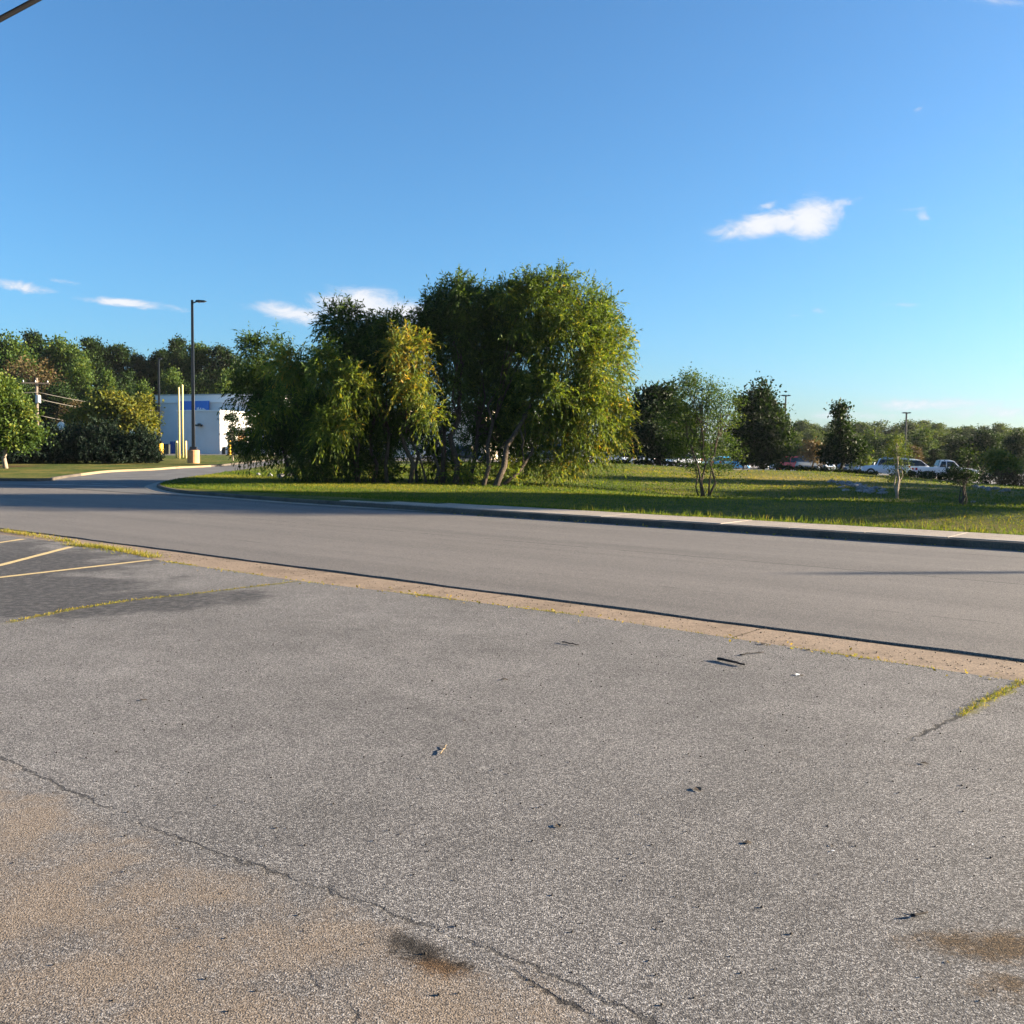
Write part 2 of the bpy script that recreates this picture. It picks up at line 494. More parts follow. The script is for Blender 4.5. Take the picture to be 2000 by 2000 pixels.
def mat_road():
    m, t = material('road_asphalt')
    co = t.co()
    vor = t.n('ShaderNodeTexVoronoi', feature='F1'); t.put(vor.inputs['Vector'], co); vor.inputs['Scale'].default_value = 120
    rnd = t.n('ShaderNodeSeparateColor'); t.put(rnd.inputs[0], vor.outputs['Color'])
    st = t.ramp(rnd.outputs[0], [(0, (.085, .08, .078)), (.5, (.165, .15, .138)), (1, (.27, .245, .22))])
    c = t.mix(t.sstep(vor.outputs['Distance'], .4, .7, 0, .7), st, (.06, .056, .054))
    rot = math.atan2(RD[1], RD[0])
    al = t.map(co, (.06, 1.3, 1), (0, 0, -rot))     # streaks along the travel direction
    mp = t.n('ShaderNodeMapping', vector_type='TEXTURE'); t.put(mp.inputs['Vector'], co); mp.inputs['Rotation'].default_value = (0, 0, rot); mp.inputs['Scale'].default_value = (14, .55, 1)
    streak = t.noise(mp.outputs[0], 1.0, 5, .6); big = t.noise(co, .35, 5, .6); mid = t.noise(co, 4, 5, .7)
    lv = t.m('ADD', .48, t.m('ADD', t.m('MULTIPLY', streak, .62), t.m('ADD', t.m('MULTIPLY', big, .3), t.m('MULTIPLY', mid, .16))))
    cc = t.n('ShaderNodeCombineColor')
    for i in range(3): t.put(cc.inputs[i], lv)
    c = t.mix(1, c, cc.outputs[0], 'MULTIPLY')
    ux = t.m('ADD', t.vm('DOT_PRODUCT', co, (RN[0], RN[1], 0)), t.m('MULTIPLY', t.m('SUBTRACT', t.noise(co, 1.1, 5, .7), .5), .16))
    u_k = K0[0] * RN[0] + K0[1] * RN[1]
    for u0, w_, lo in ((-5.0, .016, .40), (-1.35, .012, .46), (-8.4, .010, .52)):
        ln = t.sstep(t.m('ABSOLUTE', t.m('SUBTRACT', ux, u_k + u0)), w_, w_ * 2.4, 1, 0)
        c = t.mix(t.m('MULTIPLY', ln, t.sstep(t.noise(co, .8, 4, .6), lo, lo + .1, 0, .7)), c, (.03, .029, .028))
    oilp = t.m('MULTIPLY', t.m('ADD', t.m('COSINE', t.m('MULTIPLY', t.m('SUBTRACT', ux, u_k + .6), 2 * math.pi / 2.5)), 1), .5)
    c = t.mix(t.m('MULTIPLY', t.m('POWER', oilp, 3), t.sstep(big, .35, .65, .06, .26)), c, (.055, .052, .05))
    nrm = t.bump(t.m('MULTIPLY', vor.outputs['Distance'], -1), .55, .004)
    t.out(t.bsdf(c, .82, nrm, spec=.3))
    return m


def mat_simple(name, color, rough=.7, metal=0., spec=.4, nscale=0., namt=.2, bump=0., bscale=40.):
    m, t = material(name)
    co = t.co()
    c = color
    if nscale:
        k = t.noise(co, nscale, 6, .65)
        c = t.mix(t.sstep(k, .3, .7), tuple(q * (1 - namt) for q in color), tuple(min(1, q * (1 + namt)) for q in color))
    nrm = t.bump(t.noise(co, bscale, 4, .6), bump, .01) if bump else None
    t.out(t.bsdf(c, rough, nrm, metal, spec))
    return m


def mat_concrete(name, color, dirt=(.10, .085, .065), amount=.5):
    m, t = material(name)
    co = t.co('Object')
    g = t.n('ShaderNodeNewGeometry').outputs['Position']
    k = t.noise(g, 1.4, 7, .7); k2 = t.noise(g, 45, 4, .6); vor = t.n('ShaderNodeTexVoronoi'); t.put(vor.inputs['Vector'], g); vor.inputs['Scale'].default_value = 75
    c = t.mix(t.m('MULTIPLY', t.sstep(k, .42, .72), amount), color, dirt)
    rc = t.n('ShaderNodeSeparateColor'); t.put(rc.inputs[0], vor.outputs['Color'])
    c = t.mix(t.sstep(rc.outputs[0], .0, .8, .6, 0), c, tuple(q * .35 for q in color))
    c = t.mix(t.sstep(k2, .35, .65, .22, 0), c, tuple(q * .5 for q in color))
    t.out(t.bsdf(c, .85, t.bump(t.m('ADD', k2, vor.outputs['Distance']), .5, .004), spec=.25))
    return m


def mat_grass_ground():
    m, t = material('turf')
    co = t.co()
    k = t.noise(co, .32, 5, .62); k2 = t.noise(co, 3.5, 6, .7); k3 = t.noise(co, 26, 4, .7)
    g = t.mix(t.sstep(k2, .3, .7), (.030, .060, .012), (.105, .135, .022))
    dry = t.mix(t.sstep(k3, .3, .7), (.17, .15, .035), (.26, .20, .06))
    c = t.mix(t.m('MULTIPLY', t.sstep(t.m('ADD', k, t.m('MULTIPLY', t.m('SUBTRACT', k2, .5), .5)), .42, .66), .7), g, dry)
    c = t.mix(t.m('MULTIPLY', t.attr('dry'), t.sstep(k2, .25, .6, .3, .95)), c, dry)
    c = t.mix(t.m('MULTIPLY', t.attr('mulch'), t.sstep(k2, .3, .5)), c, (.085, .034, .02))
    c = t.mix(t.sstep(k3, .25, .75, .4, 0), c, (.012, .02, .006))
    h = t.m('ADD', k3, t.m('MULTIPLY', k2, .8))
    t.out(t.bsdf(c, .9, t.bump(h, .8, .09), spec=.1))
    return m


def mat_leaf(name, stops, trans=.35, rough=.6, spec=.15):
    """leaf colour comes from each leaf's own tint value"""
    m, t = material(name)
    c = t.ramp(t.attr('tint'), stops)
    b = t.bsdf(c, rough, spec=spec)
    tr = t.n('ShaderNodeBsdfTranslucent')
    t.put(tr.inputs[0], t.mix(1, c, (1.5, 1.35, .55), 'MULTIPLY'))
    mx = t.n('ShaderNodeMixShader'); mx.inputs[0].default_value = trans
    t.put(mx.inputs[1], b); t.put(mx.inputs[2], tr.outputs[0])
    t.out(mx.outputs[0])
    return m


def mat_bark(name, a, b):
    m, t = material(name)
    co = t.co()
    mp = t.map(co, (9, 9, 1.3))
    k = t.noise(mp, 2.2, 6, .7)
    t.out(t.bsdf(t.mix(t.sstep(k, .3, .7), a, b), .9, t.bump(k, .8, .03), spec=.15))
    return m


def mat_glass(name='vehicle_glass', color=(.012, .02, .03)):
    return mat_simple(name, color, .12, 0, .3)


M = {}
M['lot'] = mat_asphalt_lot(); M['road'] = mat_road()
M['street'] = mat_simple('street_asphalt', (.12, .118, .116), .85, 0, .3, .8, .18, .5, 60)
M['far_lot'] = mat_simple('far_lot_asphalt', (.13, .127, .122), .9, 0, .25, .3, .15)
M['gutter'] = mat_concrete('gutter_concrete', (.30, .225, .16), (.15, .11, .078), .85)
M['lip_shade'] = mat_simple('black_lip_shade', (.02, .019, .019), .9, 0, .1, 20, .5)  # shade below the road lip, put into the gutter's edge strip as black colour
M['kerb'] = mat_concrete('kerb_concrete', (.11, .092, .075), (.035, .03, .026), .8)
M['tan_kerb'] = mat_concrete('tan_kerb_concrete', (.28, .21, .125), (.15, .11, .07), .55)
M['walk'] = mat_concrete('walk_concrete', (.38, .325, .27), (.20, .17, .14), .6)
M['turf'] = mat_grass_ground()
M['earth'] = mat_simple('open_ground', (.075, .085, .03), .95, 0, .1, .05, .3)
M['paint'] = mat_concrete('faded_yellow_paint', (.66, .50, .25), (.25, .2, .13), .4)
M['white_paint'] = mat_concrete('white_road_paint', (.6, .58, .55), (.3, .29, .27), .4)
M['bark'] = mat_bark('grey_brown_bark', (.035, .028, .021), (.10, .078, .056))
M['pale_bark'] = mat_bark('pale_bark', (.16, .125, .095), (.36, .30, .24))
M['dark_bark'] = mat_bark('dark_bark', (.025, .02, .016), (.07, .055, .042))
M['black_metal'] = mat_simple('black_painted_metal', (.012, .012, .014), .35, 0, .5)
M['tan_base'] = mat_simple('tan_painted_concrete', (.50, .27, .13), .8, 0, .3, 3, .12)
M['yellow'] = mat_simple('yellow_painted_steel', (.75, .42, .03), .55, 0, .4, 4, .1)
M['pale_yellow'] = mat_simple('pale_yellow_painted_steel', (.72, .56, .22), .55, 0, .4, 4, .1)
M['white_wall'] = mat_simple('white_stucco', (.66, .655, .65), .85, 0, .2, .6, .05, .2, 30)
M['cream_wall'] = mat_simple('cream_stucco', (.78, .68, .52), .85, 0, .2, .6, .05)
M['white'] = mat_simple('white_enamel', (.78, .78, .77), .4)
M['sign_blue'] = mat_simple('sign_blue', (.02, .17, .58), .45)
M['glass'] = mat_glass()
M['tyre'] = mat_simple('tyre_rubber', (.018, .018, .018), .85, 0, .2)
M['rim'] = mat_simple('wheel_alloy', (.42, .42, .43), .35, .7)
M['galv'] = mat_simple('galvanised_steel', (.38, .39, .40), .5, .5)
M['wood'] = mat_bark('weathered_pole_wood', (.10, .08, .065), (.21, .175, .145))
M['cable'] = mat_simple('black_cable', (.006, .006, .007), .9, 0, .05)
M['pale_cable'] = mat_simple('weathered_cable', (.15, .14, .125), .8)
M['rock'] = mat_simple('pale_blue_grey_rock', (.21, .21, .22), .95, 0, .1, 5, .45, .9, 14)
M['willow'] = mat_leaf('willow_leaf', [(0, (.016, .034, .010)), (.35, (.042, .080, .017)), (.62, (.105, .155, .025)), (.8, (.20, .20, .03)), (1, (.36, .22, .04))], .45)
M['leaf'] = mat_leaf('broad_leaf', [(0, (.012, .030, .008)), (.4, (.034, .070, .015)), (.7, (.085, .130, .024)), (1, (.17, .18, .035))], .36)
M['dark_leaf'] = mat_leaf('dark_leaf', [(0, (.006, .016, .006)), (.5, (.016, .036, .010)), (.8, (.040, .074, .015)), (1, (.09, .12, .02))], .28)
M['autumn'] = mat_leaf('turning_leaf', [(0, (.045, .065, .012)), (.4, (.115, .13, .02)), (.7, (.22, .185, .025)), (1, (.32, .17, .03))], .38)
M['brown_leaf'] = mat_leaf('brown_leaf', [(0, (.03, .028, .012)), (.5, (.085, .065, .03)), (1, (.15, .10, .045))], .25)
M['juniper'] = mat_leaf('juniper_needle', [(0, (.004, .010, .007)), (.6, (.012, .026, .016)), (1, (.03, .055, .026))], .12)
M['far_leaf'] = mat_leaf('far_leaf', [(0, (.020, .040, .014)), (.45, (.045, .075, .022)), (.75, (.085, .120, .032)), (1, (.15, .145, .04))], .33)
M['grass'] = mat_leaf('grass_blade', [(0, (.024, .055, .010)), (.45, (.08, .125, .02)), (.8, (.19, .19, .03)), (1, (.29, .22, .06))], .38, .8, .02)
M['dry_leaf'] = mat_simple('dead_leaf', (.05, .035, .022), .8)
M['stick'] = mat_simple('dead_twig_bark', (.03, .026, .024), .85, 0, .2, 20, .3)

# ------------------------------------------------------------------ the setting: ground, roads, lots, lawns
gp = []
rings = [0, 30, 60, 90, 130, 180, 250, 350, 500, 700, 900]
nseg = 72
V = [(0, 0, -1.1)]
for r in rings[1:]:
    for k in range(nseg):
        a = 2 * math.pi * k / nseg
        x, y = r * math.sin(a), r * math.cos(a)
        V.append((x, y, (h1(x, y) if r <= 500 else 0.8) - (1.1 if r <= 130 else .35)))
Fc = [(0, 1 + (k + 1) % nseg, 1 + k) for k in range(nseg)]
for i in range(len(rings) - 2):
    for k in range(nseg):
        a, b = 1 + i * nseg + k, 1 + i * nseg + (k + 1) % nseg
        Fc += [(a, b, b + nseg), (a, b + nseg, a + nseg)]
o = link('ground', np_mesh('ground', V, Fc, smooth=True), M['earth']); o['kind'] = 'structure'

# main road: a flat overlay whose near edge is a small lip
road_poly = [road_xy(-ROADW, -60), road_xy(0, -60), road_xy(0, 120), road_xy(-ROADW, 120)]
lip = resample([road_xy(-ROADW, 120), road_xy(-ROADW, -60)], .35)
lip = [p + RN * (random.uniform(-.018, .018) + .02 * math.sin(p[0] * 2.1)) for p in lip]
road_poly = [road_xy(0, -60), road_xy(0, 120)] + [tuple(p) for p in lip]
drape('road', road_poly, 3.0, .0, M['road'], zfun=lambda x, y: np.zeros(len(x)), edge_step=3.0, skirt=.05)

# forecourt the camera stands on
LOT_EDGE = [(-24, 29.0 - .55), (-12.0, 19.25), (-6.6, 15.15), (-4.95, 13.42), (-2.66, 11.6), (-.84, 10.4), (.77, 9.26), (2.5, 7.77), (3.71, 6.74), (8.0, 3.1), (24, -9.8)]


def polyline_sd(pts):
    pts = np.array(pts, float)
    def f(x, y):
        q = np.stack([x, y], -1)
        best = np.full(len(q), 1e9); sd = np.zeros(len(q))
        for i in range(len(pts) - 1):
            a, b = pts[i], pts[i + 1]; ab = b - a; L2 = ab @ ab
            t = ((q - a) @ ab) / L2
            tc = np.clip(t, -1e9 if i == 0 else 0, 1e9 if i == len(pts) - 2 else 1)
            c = a + tc[:, None] * ab
            dd = np.linalg.norm(q - c, axis=1)
            s = ab[0] * (q[:, 1] - a[1]) - ab[1] * (q[:, 0] - a[0])
            k = dd < best
            best[k] = dd[k]; sd[k] = (np.sign(s) * dd)[k]
        return sd
    def m(x, y):
        q = np.stack([x, y], -1)
        a, b = pts[0], pts[-1]; ab = b - a; L = np.linalg.norm(ab)
        t = ((q - a) @ ab) / L
        return np.clip(np.minimum(t, L - t) / .25 + .5, 0, 1)
    return f, m


def blob(cx, cy, rx, ry, rot=0.0):
    def f(x, y):
        c, s = math.cos(rot), math.sin(rot)
        a = ((x - cx) * c + (y - cy) * s) / rx; b = (-(x - cx) * s + (y - cy) * c) / ry
        return np.exp(-(a * a + b * b))
    return f


def G0(px, py):
    d = ray(px, py); return (CAM + d * (-1.6 / d[2]))[:2]


def line_px(pts): return [G0(*p) for p in pts]


attrs = {}
CR_L = line_px([(20, 1215), (140, 1190), (260, 1172), (350, 1163), (460, 1150), (575, 1136)])
CR_R = line_px([(1780, 1444), (1830, 1420), (1875, 1398), (1940, 1362), (2010, 1328)])
for nm, pts in (('patch', line_px([(1230, 1975), (1120, 1925), (960, 1860), (720, 1765), (560, 1712), (420, 1665), (300, 1620), (150, 1550), (0, 1480), (-200, 1400)])),
                ('left', CR_L), ('right', CR_R), ('b1', line_px([(1010, 1905), (1085, 1950), (1160, 1985), (1230, 2020)])),
                ('b2', line_px([(620, 1920), (680, 1965), (700, 2010)])), ('b3', line_px([(-20, 1985), (25, 2000), (60, 2030)]))):
    f, mk = polyline_sd(pts)
    attrs['sd_' + nm] = f; attrs['m_' + nm] = mk
attrs['g_left'] = attrs['m_left']
attrs['g_right'] = (lambda a: (lambda x, y: np.clip((x - a) / .15, 0, 1)))(G0(1872, 1400)[0])
attrs['m_patch'] = lambda x, y: np.ones(len(x))
# the sandy side is the camera side of the joint
_sp = attrs['sd_patch']
_sg = np.sign(_sp(np.array([G0(300, 1900)[0]]), np.array([G0(300, 1900)[1]]))[0])
_c = attrs['sd_patch']
attrs['sd_patch'] = lambda x, y: _sg * _c(x, y)
_o1, _o2 = G0(835, 1855), G0(880, 1895)
attrs['oil'] = lambda x, y: 1.25 * np.maximum(blob(*G0(805, 1850), .15, .075, -.6)(x, y), .75 * blob(*G0(900, 1885), .10, .03, -.35)(x, y)) + .55 * blob(*G0(1290, 1925), .13, .06, 0)(x, y)
attrs['rust'] = lambda x, y: 1.3 * np.maximum.reduce([blob(*G0(860, 1890), .14, .06, -.3)(x, y), blob(*G0(1965, 1850), .22, .12, .3)(x, y), .75 * blob(*G0(1860, 1840), .2, .11, .2)(x, y), .7 * blob(*G0(1980, 1930), .2, .1, 0)(x, y), .6 * blob(*G0(700, 1830), .07, .025)(x, y), .45 * blob(*G0(1550, 1480), .12, .08)(x, y), .5 * blob(*G0(1780, 1500), .15, .08)(x, y)])
attrs['splash'] = lambda x, y: np.maximum(blob(*G0(1250, 1850), .45, .18)(x, y), .9 * blob(*G0(1600, 1930), .4, .15)(x, y))
attrs['seal'] = lambda x, y: np.maximum.reduce([blob(-6.0, 10.6, 2.2, 1.6, -.4)(x, y), blob(-7.2, 13.2, 2.4, 1.5, -.6)(x, y), .95 * blob(-4.2, 9.6, 1.7, .75, .6)(x, y), .7 * blob(-10, 14, 4, 3, 0)(x, y)])
lot_poly = LOT_EDGE + [(24, -30), (-40, -30), (-40, 40.2)]
drape('parking_lot', lot_poly, 2.5, 0.0, M['lot'], zfun=lambda x, y: np.zeros(len(x)), fine=[((-11.5, 6.0, 1.6, 19.0), .13), ((-1.7, 2.1, 2.35, 3.7), .035)], attrs=attrs, edge_step=.4, skirt=.06)

# concrete gutter between lot and road, cast in bays
g_root = empty('gutter', (0, 0, 0), kind='structure')
lot_line = resample(LOT_EDGE, .1)
LL = np.array(lot_line)
bay = 3.05
for i in range(22):
    v0, v1 = -27 + i * bay, -27 + (i + 1) * bay - .012
    vs, fs = [], []
    nst = 7
    for k in range(nst):
        v = v0 + (v1 - v0) * k / (nst - 1)
        ox, oy = road_xy(-ROADW - .02, v)
        du = (LL - np.array([ox, oy])) @ RD
        j = int(np.argmin(abs(du)))
        wd = max(.12, -((LL[j] - np.array([ox, oy])) @ RN) - .004)
        for w_, z in ((0, -.016), (.06, -.016), (.35, -.013), (.7, -.01), (1.0, -.008)):
            vs.append((ox - RN[0] * wd * w_, oy - RN[1] * wd * w_, z))
    for k in range(nst - 1):
        for j in range(4):
            a = k * 5 + j
            fs.append((a, a + 1, a + 6, a + 5))
    gb = MB().add(vs, fs).build('gutter_bay', M['gutter'], g_root, smooth=True)
    gb.data.materials.append(M['lip_shade'])
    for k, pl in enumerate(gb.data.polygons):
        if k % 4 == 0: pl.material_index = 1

# low broken kerb at the left end of the gutter
lk = empty('kerb', (0, 0, 0), kind='structure')
for i in range(12):
    v0 = 16.4 + i * 1.52
    a = np.array(road_xy(-ROADW - .16, v0)); b = np.array(road_xy(-ROADW - .16, v0 + 1.50))
    c = (a + b) / 2
    hh = .10 if i > 0 else .06
    MB().box((c[0], c[1], hh / 2 - .05), (1.50, .17, hh), math.atan2(RD[1], RD[0])).build('kerb_stone', M['gutter'], lk, bevel=.02)

# painted bay lines
for i, (a, b) in enumerate((((-60, 1069), (46, 1053)), ((-60, 1120), (140, 1068)), ((-60, 1135), (295, 1094)))):
    p, q = G0(*a), G0(*b)
    n = np.array([-(q - p)[1], (q - p)[0]]); n /= np.linalg.norm(n); n *= .055
    st = resample([p, q], .25); vs, fs = [], []
    for k, s in enumerate(st):
        w_ = random.uniform(.88, 1.06)
        vs += [(s[0] + n[0] * w_, s[1] + n[1] * w_, .004), (s[0] - n[0] * w_, s[1] - n[1] * w_, .004)]
    for k in range(len(st) - 1): fs.append((2 * k, 2 * k + 1, 2 * k + 3, 2 * k + 2))
    o = MB().add(vs, fs).build('parking_line', M['paint'])
    tag(o, ['faded yellow bay line nearest the road kerb, leftmost in the lot', 'faded yellow bay line, middle of the three beside the grass tuft', 'long faded yellow bay line nearest the camera'][i], 'road marking', 'bay lines painted on the lot')

# far side: kerb outlines
nose = [road_xy(0, v)[:2] for v in (-60, -30, -15, -5, 0, 8, 15, 20)]
nose += [(-9.6, 31.6), (-12.2, 34.3)] + [tuple(gnd(*p)[:2]) for p in ((306, 953), (318, 946), (345, 940), (400, 932), (465, 922), (520, 913), (565, 907))]
KR = smooth_line(nose, .8)
left_k = [road_xy(0, 110), road_xy(0, 80), road_xy(0, 60), road_xy(0, 46)] + [tuple(gnd(*p)[:2]) for p in ((72, 941), (110, 937), (150, 931), (215, 923), (300, 919), (345, 915.5), (430, 911), (500, 903), (545, 898))]
KL = smooth_line(left_k, .8)


def kerb_run(line, mats, side, height=.13, width=.16, seg=3.0):
    root = empty('kerb', (0, 0, 0), kind='structure')
    L = [np.array(p) for p in line]
    acc = 0; cur = [L[0]]; runs = []
    for a, b in zip(L[:-1], L[1:]):
        acc += np.linalg.norm(b - a); cur.append(b)
        if acc > seg: runs.append(cur); cur = [b]; acc = 0
    if len(cur) > 1: runs.append(cur)
    for i, r in enumerate(runs):
        vs, fs = [], []
        for k, p in enumerate(r):
            t = r[min(k + 1, len(r) - 1)] - r[max(k - 1, 0)]; t = t / np.linalg.norm(t)
            n = np.array([t[1], -t[0]]) * side
            q = p + t * (.006 if k == 0 else (-.006 if k == len(r) - 1 else 0))
            z = h1(*q)
            for o_, zz in ((0, -.05), (.02, height - .025), (.045, height), (width, height), (width, -.05)):
                vs.append((q[0] + n[0] * o_, q[1] + n[1] * o_, z + zz))
        nn = 5
        for k in range(len(r) - 1):
            for j in range(nn - 1):
                a = k * nn + j; fs.append((a, a + 1, a + nn + 1, a + nn))
        fs += [tuple(range(nn)), tuple((len(r) - 1) * nn + j for j in range(nn))[::-1]]
        MB().add(vs, fs).build('kerb_stone', mats(r[0]), root)
    return root


kerb_run(KR, lambda p: M['kerb'], 1)
kerb_run(KL, lambda p: M['tan_kerb'] if (-28 < p[0] < -20.5 and p[1] > 50 and p[1] < 66) else M['kerb'], -1)

# street gutter pan: pale strip at the island nose
gs = [(p[0], p[1]) for p in KR if -17 < p[0] < -1]
vs, fs = [], []
for k, p in enumerate(gs):
    t = np.array(gs[min(k + 1, len(gs) - 1)]) - np.array(gs[max(k - 1, 0)]); t = t / np.linalg.norm(t); n = np.array([-t[1], t[0]])
    f_ = min(1, k / 4)
    for w_ in (0.0, .42 * f_ + .05):
        vs.append((p[0] + n[0] * w_, p[1] + n[1] * w_, max(0, h1(p[0], p[1])) + .018))
for k in range(len(gs) - 1): fs.append((2 * k, 2 * k + 2, 2 * k + 3, 2 * k + 1))
o = MB().add(vs, fs).build('gutter_pan', M['walk']); o['kind'] = 'structure'

# side street and its paved apron behind the willows
back = [tuple(gnd(*p)[:2]) for p in ((700, 902), (850, 904), (1000, 906), (1100, 908), (1200, 909), (1300, 914), (1400, 921), (1550, 923), (1650, 927), (1740, 934), (1820, 940), (1900, 947), (2000, 952))]
iS = min(range(len(KR)), key=lambda i: abs(KR[i][0] + 9.6) + abs(KR[i][1] - 31.6))
jS = min(range(len(KL)), key=lambda i: (KL[i][0] + 24) ** 2 + (KL[i][1] - 43.4) ** 2)
street = [tuple(p) for p in KR[iS:]] + back[:4] + [(4, 100), (-6, 128), (-60, 140)] + [tuple(gnd(250, 890)[:2]), tuple(gnd(330, 890)[:2]), tuple(gnd(470, 889)[:2]), tuple(gnd(560, 893)[:2])] + [tuple(p) for p in reversed(KL[jS:])] + [road_xy(-.25, 42.5), road_xy(-.25, 22.5)]
drape('side_street', street, 2.0, .012, M['street'])
# car park on the right
far_poly = [tuple(p) for p in back[2:]] + [(75, 80), (130, 110), (130, 175), (20, 190), (-30, 150), (-5, 127), (4.5, 100)]
drape('far_parking_lot', far_poly, 5.0, .02, M['far_lot'])

# lawns
lawn_front = [road_xy(1.78, v) for v in (-70, -40, -20, 0, 10, 14)]
iL = min(range(len(KR)), key=lambda i: abs(KR[i][0] + 5.0) + abs(KR[i][1] - 27.6))


def offset_in(line, d, side):
    out = []
    for k, p in enumerate(line):
        t = np.array(line[min(k + 1, len(line) - 1)]) - np.array(line[max(k - 1, 0)]); t = t / np.linalg.norm(t)
        n = np.array([t[1], -t[0]]) * side
        out.append((p[0] + n[0] * d, p[1] + n[1] * d))
    return out


mulch_f = lambda x, y: np.clip(1.6 * np.maximum.reduce([blob(-2.6, 43.5, 3.2, 1.6, .1)(x, y), blob(-8, 43, 3.0, 1.6, .1)(x, y), blob(.2, 43.0, 1.6, .9, 0)(x, y)]) - .2, 0, 1)
lawn_poly = lawn_front + offset_in(KR[iL:], .14, 1)[1:] + [tuple(p) for p in back] + [(75, 78), (90, 10), (78, -40)]
drape('lawn', lawn_poly, 1.0, .125, M['turf'], attrs={'mulch': mulch_f, 'dry': lambda x, y: .85 * np.maximum(blob(17, 57, 9, 7)(x, y), .7 * blob(7, 27, 5, 2.2, -.66)(x, y) + .7 * blob(14, 22, 6, 2.2, -.66)(x, y))}, fine=((-16, 32, 22, 48), .55))
ll_poly = offset_in(KL, .14, -1) + [tuple(gnd(540, 894)[:2]), tuple(gnd(470, 891)[:2]), tuple(gnd(330, 892)[:2]), tuple(gnd(250, 892)[:2]), (-75, 112), (-90, 96)]
mul2 = lambda x, y: np.clip(1.5 * blob(*gnd(8, 915)[:2], 1.6, 1.6)(x, y), 0, 1)
drape('lawn', ll_poly, 1.5, .125, M['turf'], attrs={'mulch': mul2, 'dry': lambda x, y: np.zeros(len(x))})

# footpath slabs along the far kerb
sw = empty('sidewalk', (0, 0, 0), kind='structure')
v = -58.0
while v < 16.5:
    ln = 1.52
    f0 = 1.0 if v < 13 else max(.25, (17.5 - v) / 4.5)
    a = [road_xy(.17, v + .006), road_xy(.17, v + ln - .006), road_xy(.17 + 1.6 * f0, v + ln - .006), road_xy(.17 + 1.6 * f0, v + .006)]
    dz = random.uniform(-.004, .004)
    vs = [(p[0], p[1], .05) for p in a] + [(p[0], p[1], .148 + dz) for p in a]
    MB().add(vs, [(0, 1, 2, 3), (7, 6, 5, 4), (4, 5, 1, 0), (5, 6, 2, 1), (6, 7, 3, 2), (7, 4, 0, 3)]).build('slab', M['walk'], sw, bevel=.008)
    v += ln

# white stop bar and edge line at the mouth of the side street
for (pts, wpx, lb) in (([(0, 946), (120, 947.5), (250, 951)], .16, 'long thin white line across the mouth of the side street'),
                       ([(165, 943), (215, 947), (262, 948)], .06, 'short faint white mark inside the side street mouth')):
    L = smooth_line([gnd(*p)[:2] for p in pts], .7); vs, fs = [], []
    for k, p in enumerate(L):
        t = L[min(k + 1, len(L) - 1)] - L[max(k - 1, 0)]; t = t / np.linalg.norm(t); n = np.array([-t[1], t[0]]) * wpx / 2
        z = max(h1(*p) + .012, 0) + .006
        vs += [(p[0] + n[0], p[1] + n[1], z), (p[0] - n[0], p[1] - n[1], z)]
    for k in range(len(L) - 1): fs.append((2 * k, 2 * k + 1, 2 * k + 3, 2 * k + 2))
    tag(MB().add(vs, fs).build('road_line', M['white_paint']), lb, 'road marking')
ORD = 'first second third fourth fifth sixth seventh eighth ninth tenth eleventh twelfth thirteenth fourteenth fifteenth sixteenth seventeenth eighteenth nineteenth twentieth'.split()
# ------------------------------------------------------------------ foliage generators
def unit(v): return v / (np.linalg.norm(v, axis=-1, keepdims=True) + 1e-9)


def leaf_quads(p, axis, L, Wd, rng, flat=None):
    """one pointed four-cornered leaf per row"""
    n = len(p)
    r = rng.normal(size=(n, 3)) if flat is None else flat
    side = unit(np.cross(axis, r))
    L = L[:, None]; Wd = Wd[:, None]
    V = np.stack([p, p + axis * L * .45 + side * Wd * .5, p + axis * L, p + axis * L * .45 - side * Wd * .5], 1).reshape(-1, 3)
    return V, np.arange(4 * n).reshape(-1, 4)


def bumpy(dirs, rng, amt=.30, k=9):
    """uneven radius over the sphere, so that no lobe reads as a ball"""
    f = rng.normal(size=(k, 3)) * 3.2; ph = rng.uniform(0, 6.28, k)
    return 1 + amt * np.sin(dirs @ f.T + ph).sum(1) / math.sqrt(k) * 1.2


def sample_lobe(n, R, rng, inner=.3, holes=.0):
    d = unit(rng.normal(size=(int(n * 1.6) + 8, 3)))
    if holes:
        f = rng.normal(size=(6, 3)) * 4.5; ph = rng.uniform(0, 6.28, 6)
        s = np.sin(d @ f.T + ph).sum(1)
        d = d[(s > -2.2 + holes * 2.2) | (rng.random(len(d)) < .25)]
    if len(d) < n: d = d[rng.integers(0, len(d), n)]
    d = d[:n]
    rad = (inner ** 3 + (1 - inner ** 3) * rng.random(n)) ** (1 / 3.) * bumpy(d, rng)
    return d, d * rad[:, None] * np.array(R)[None], rad


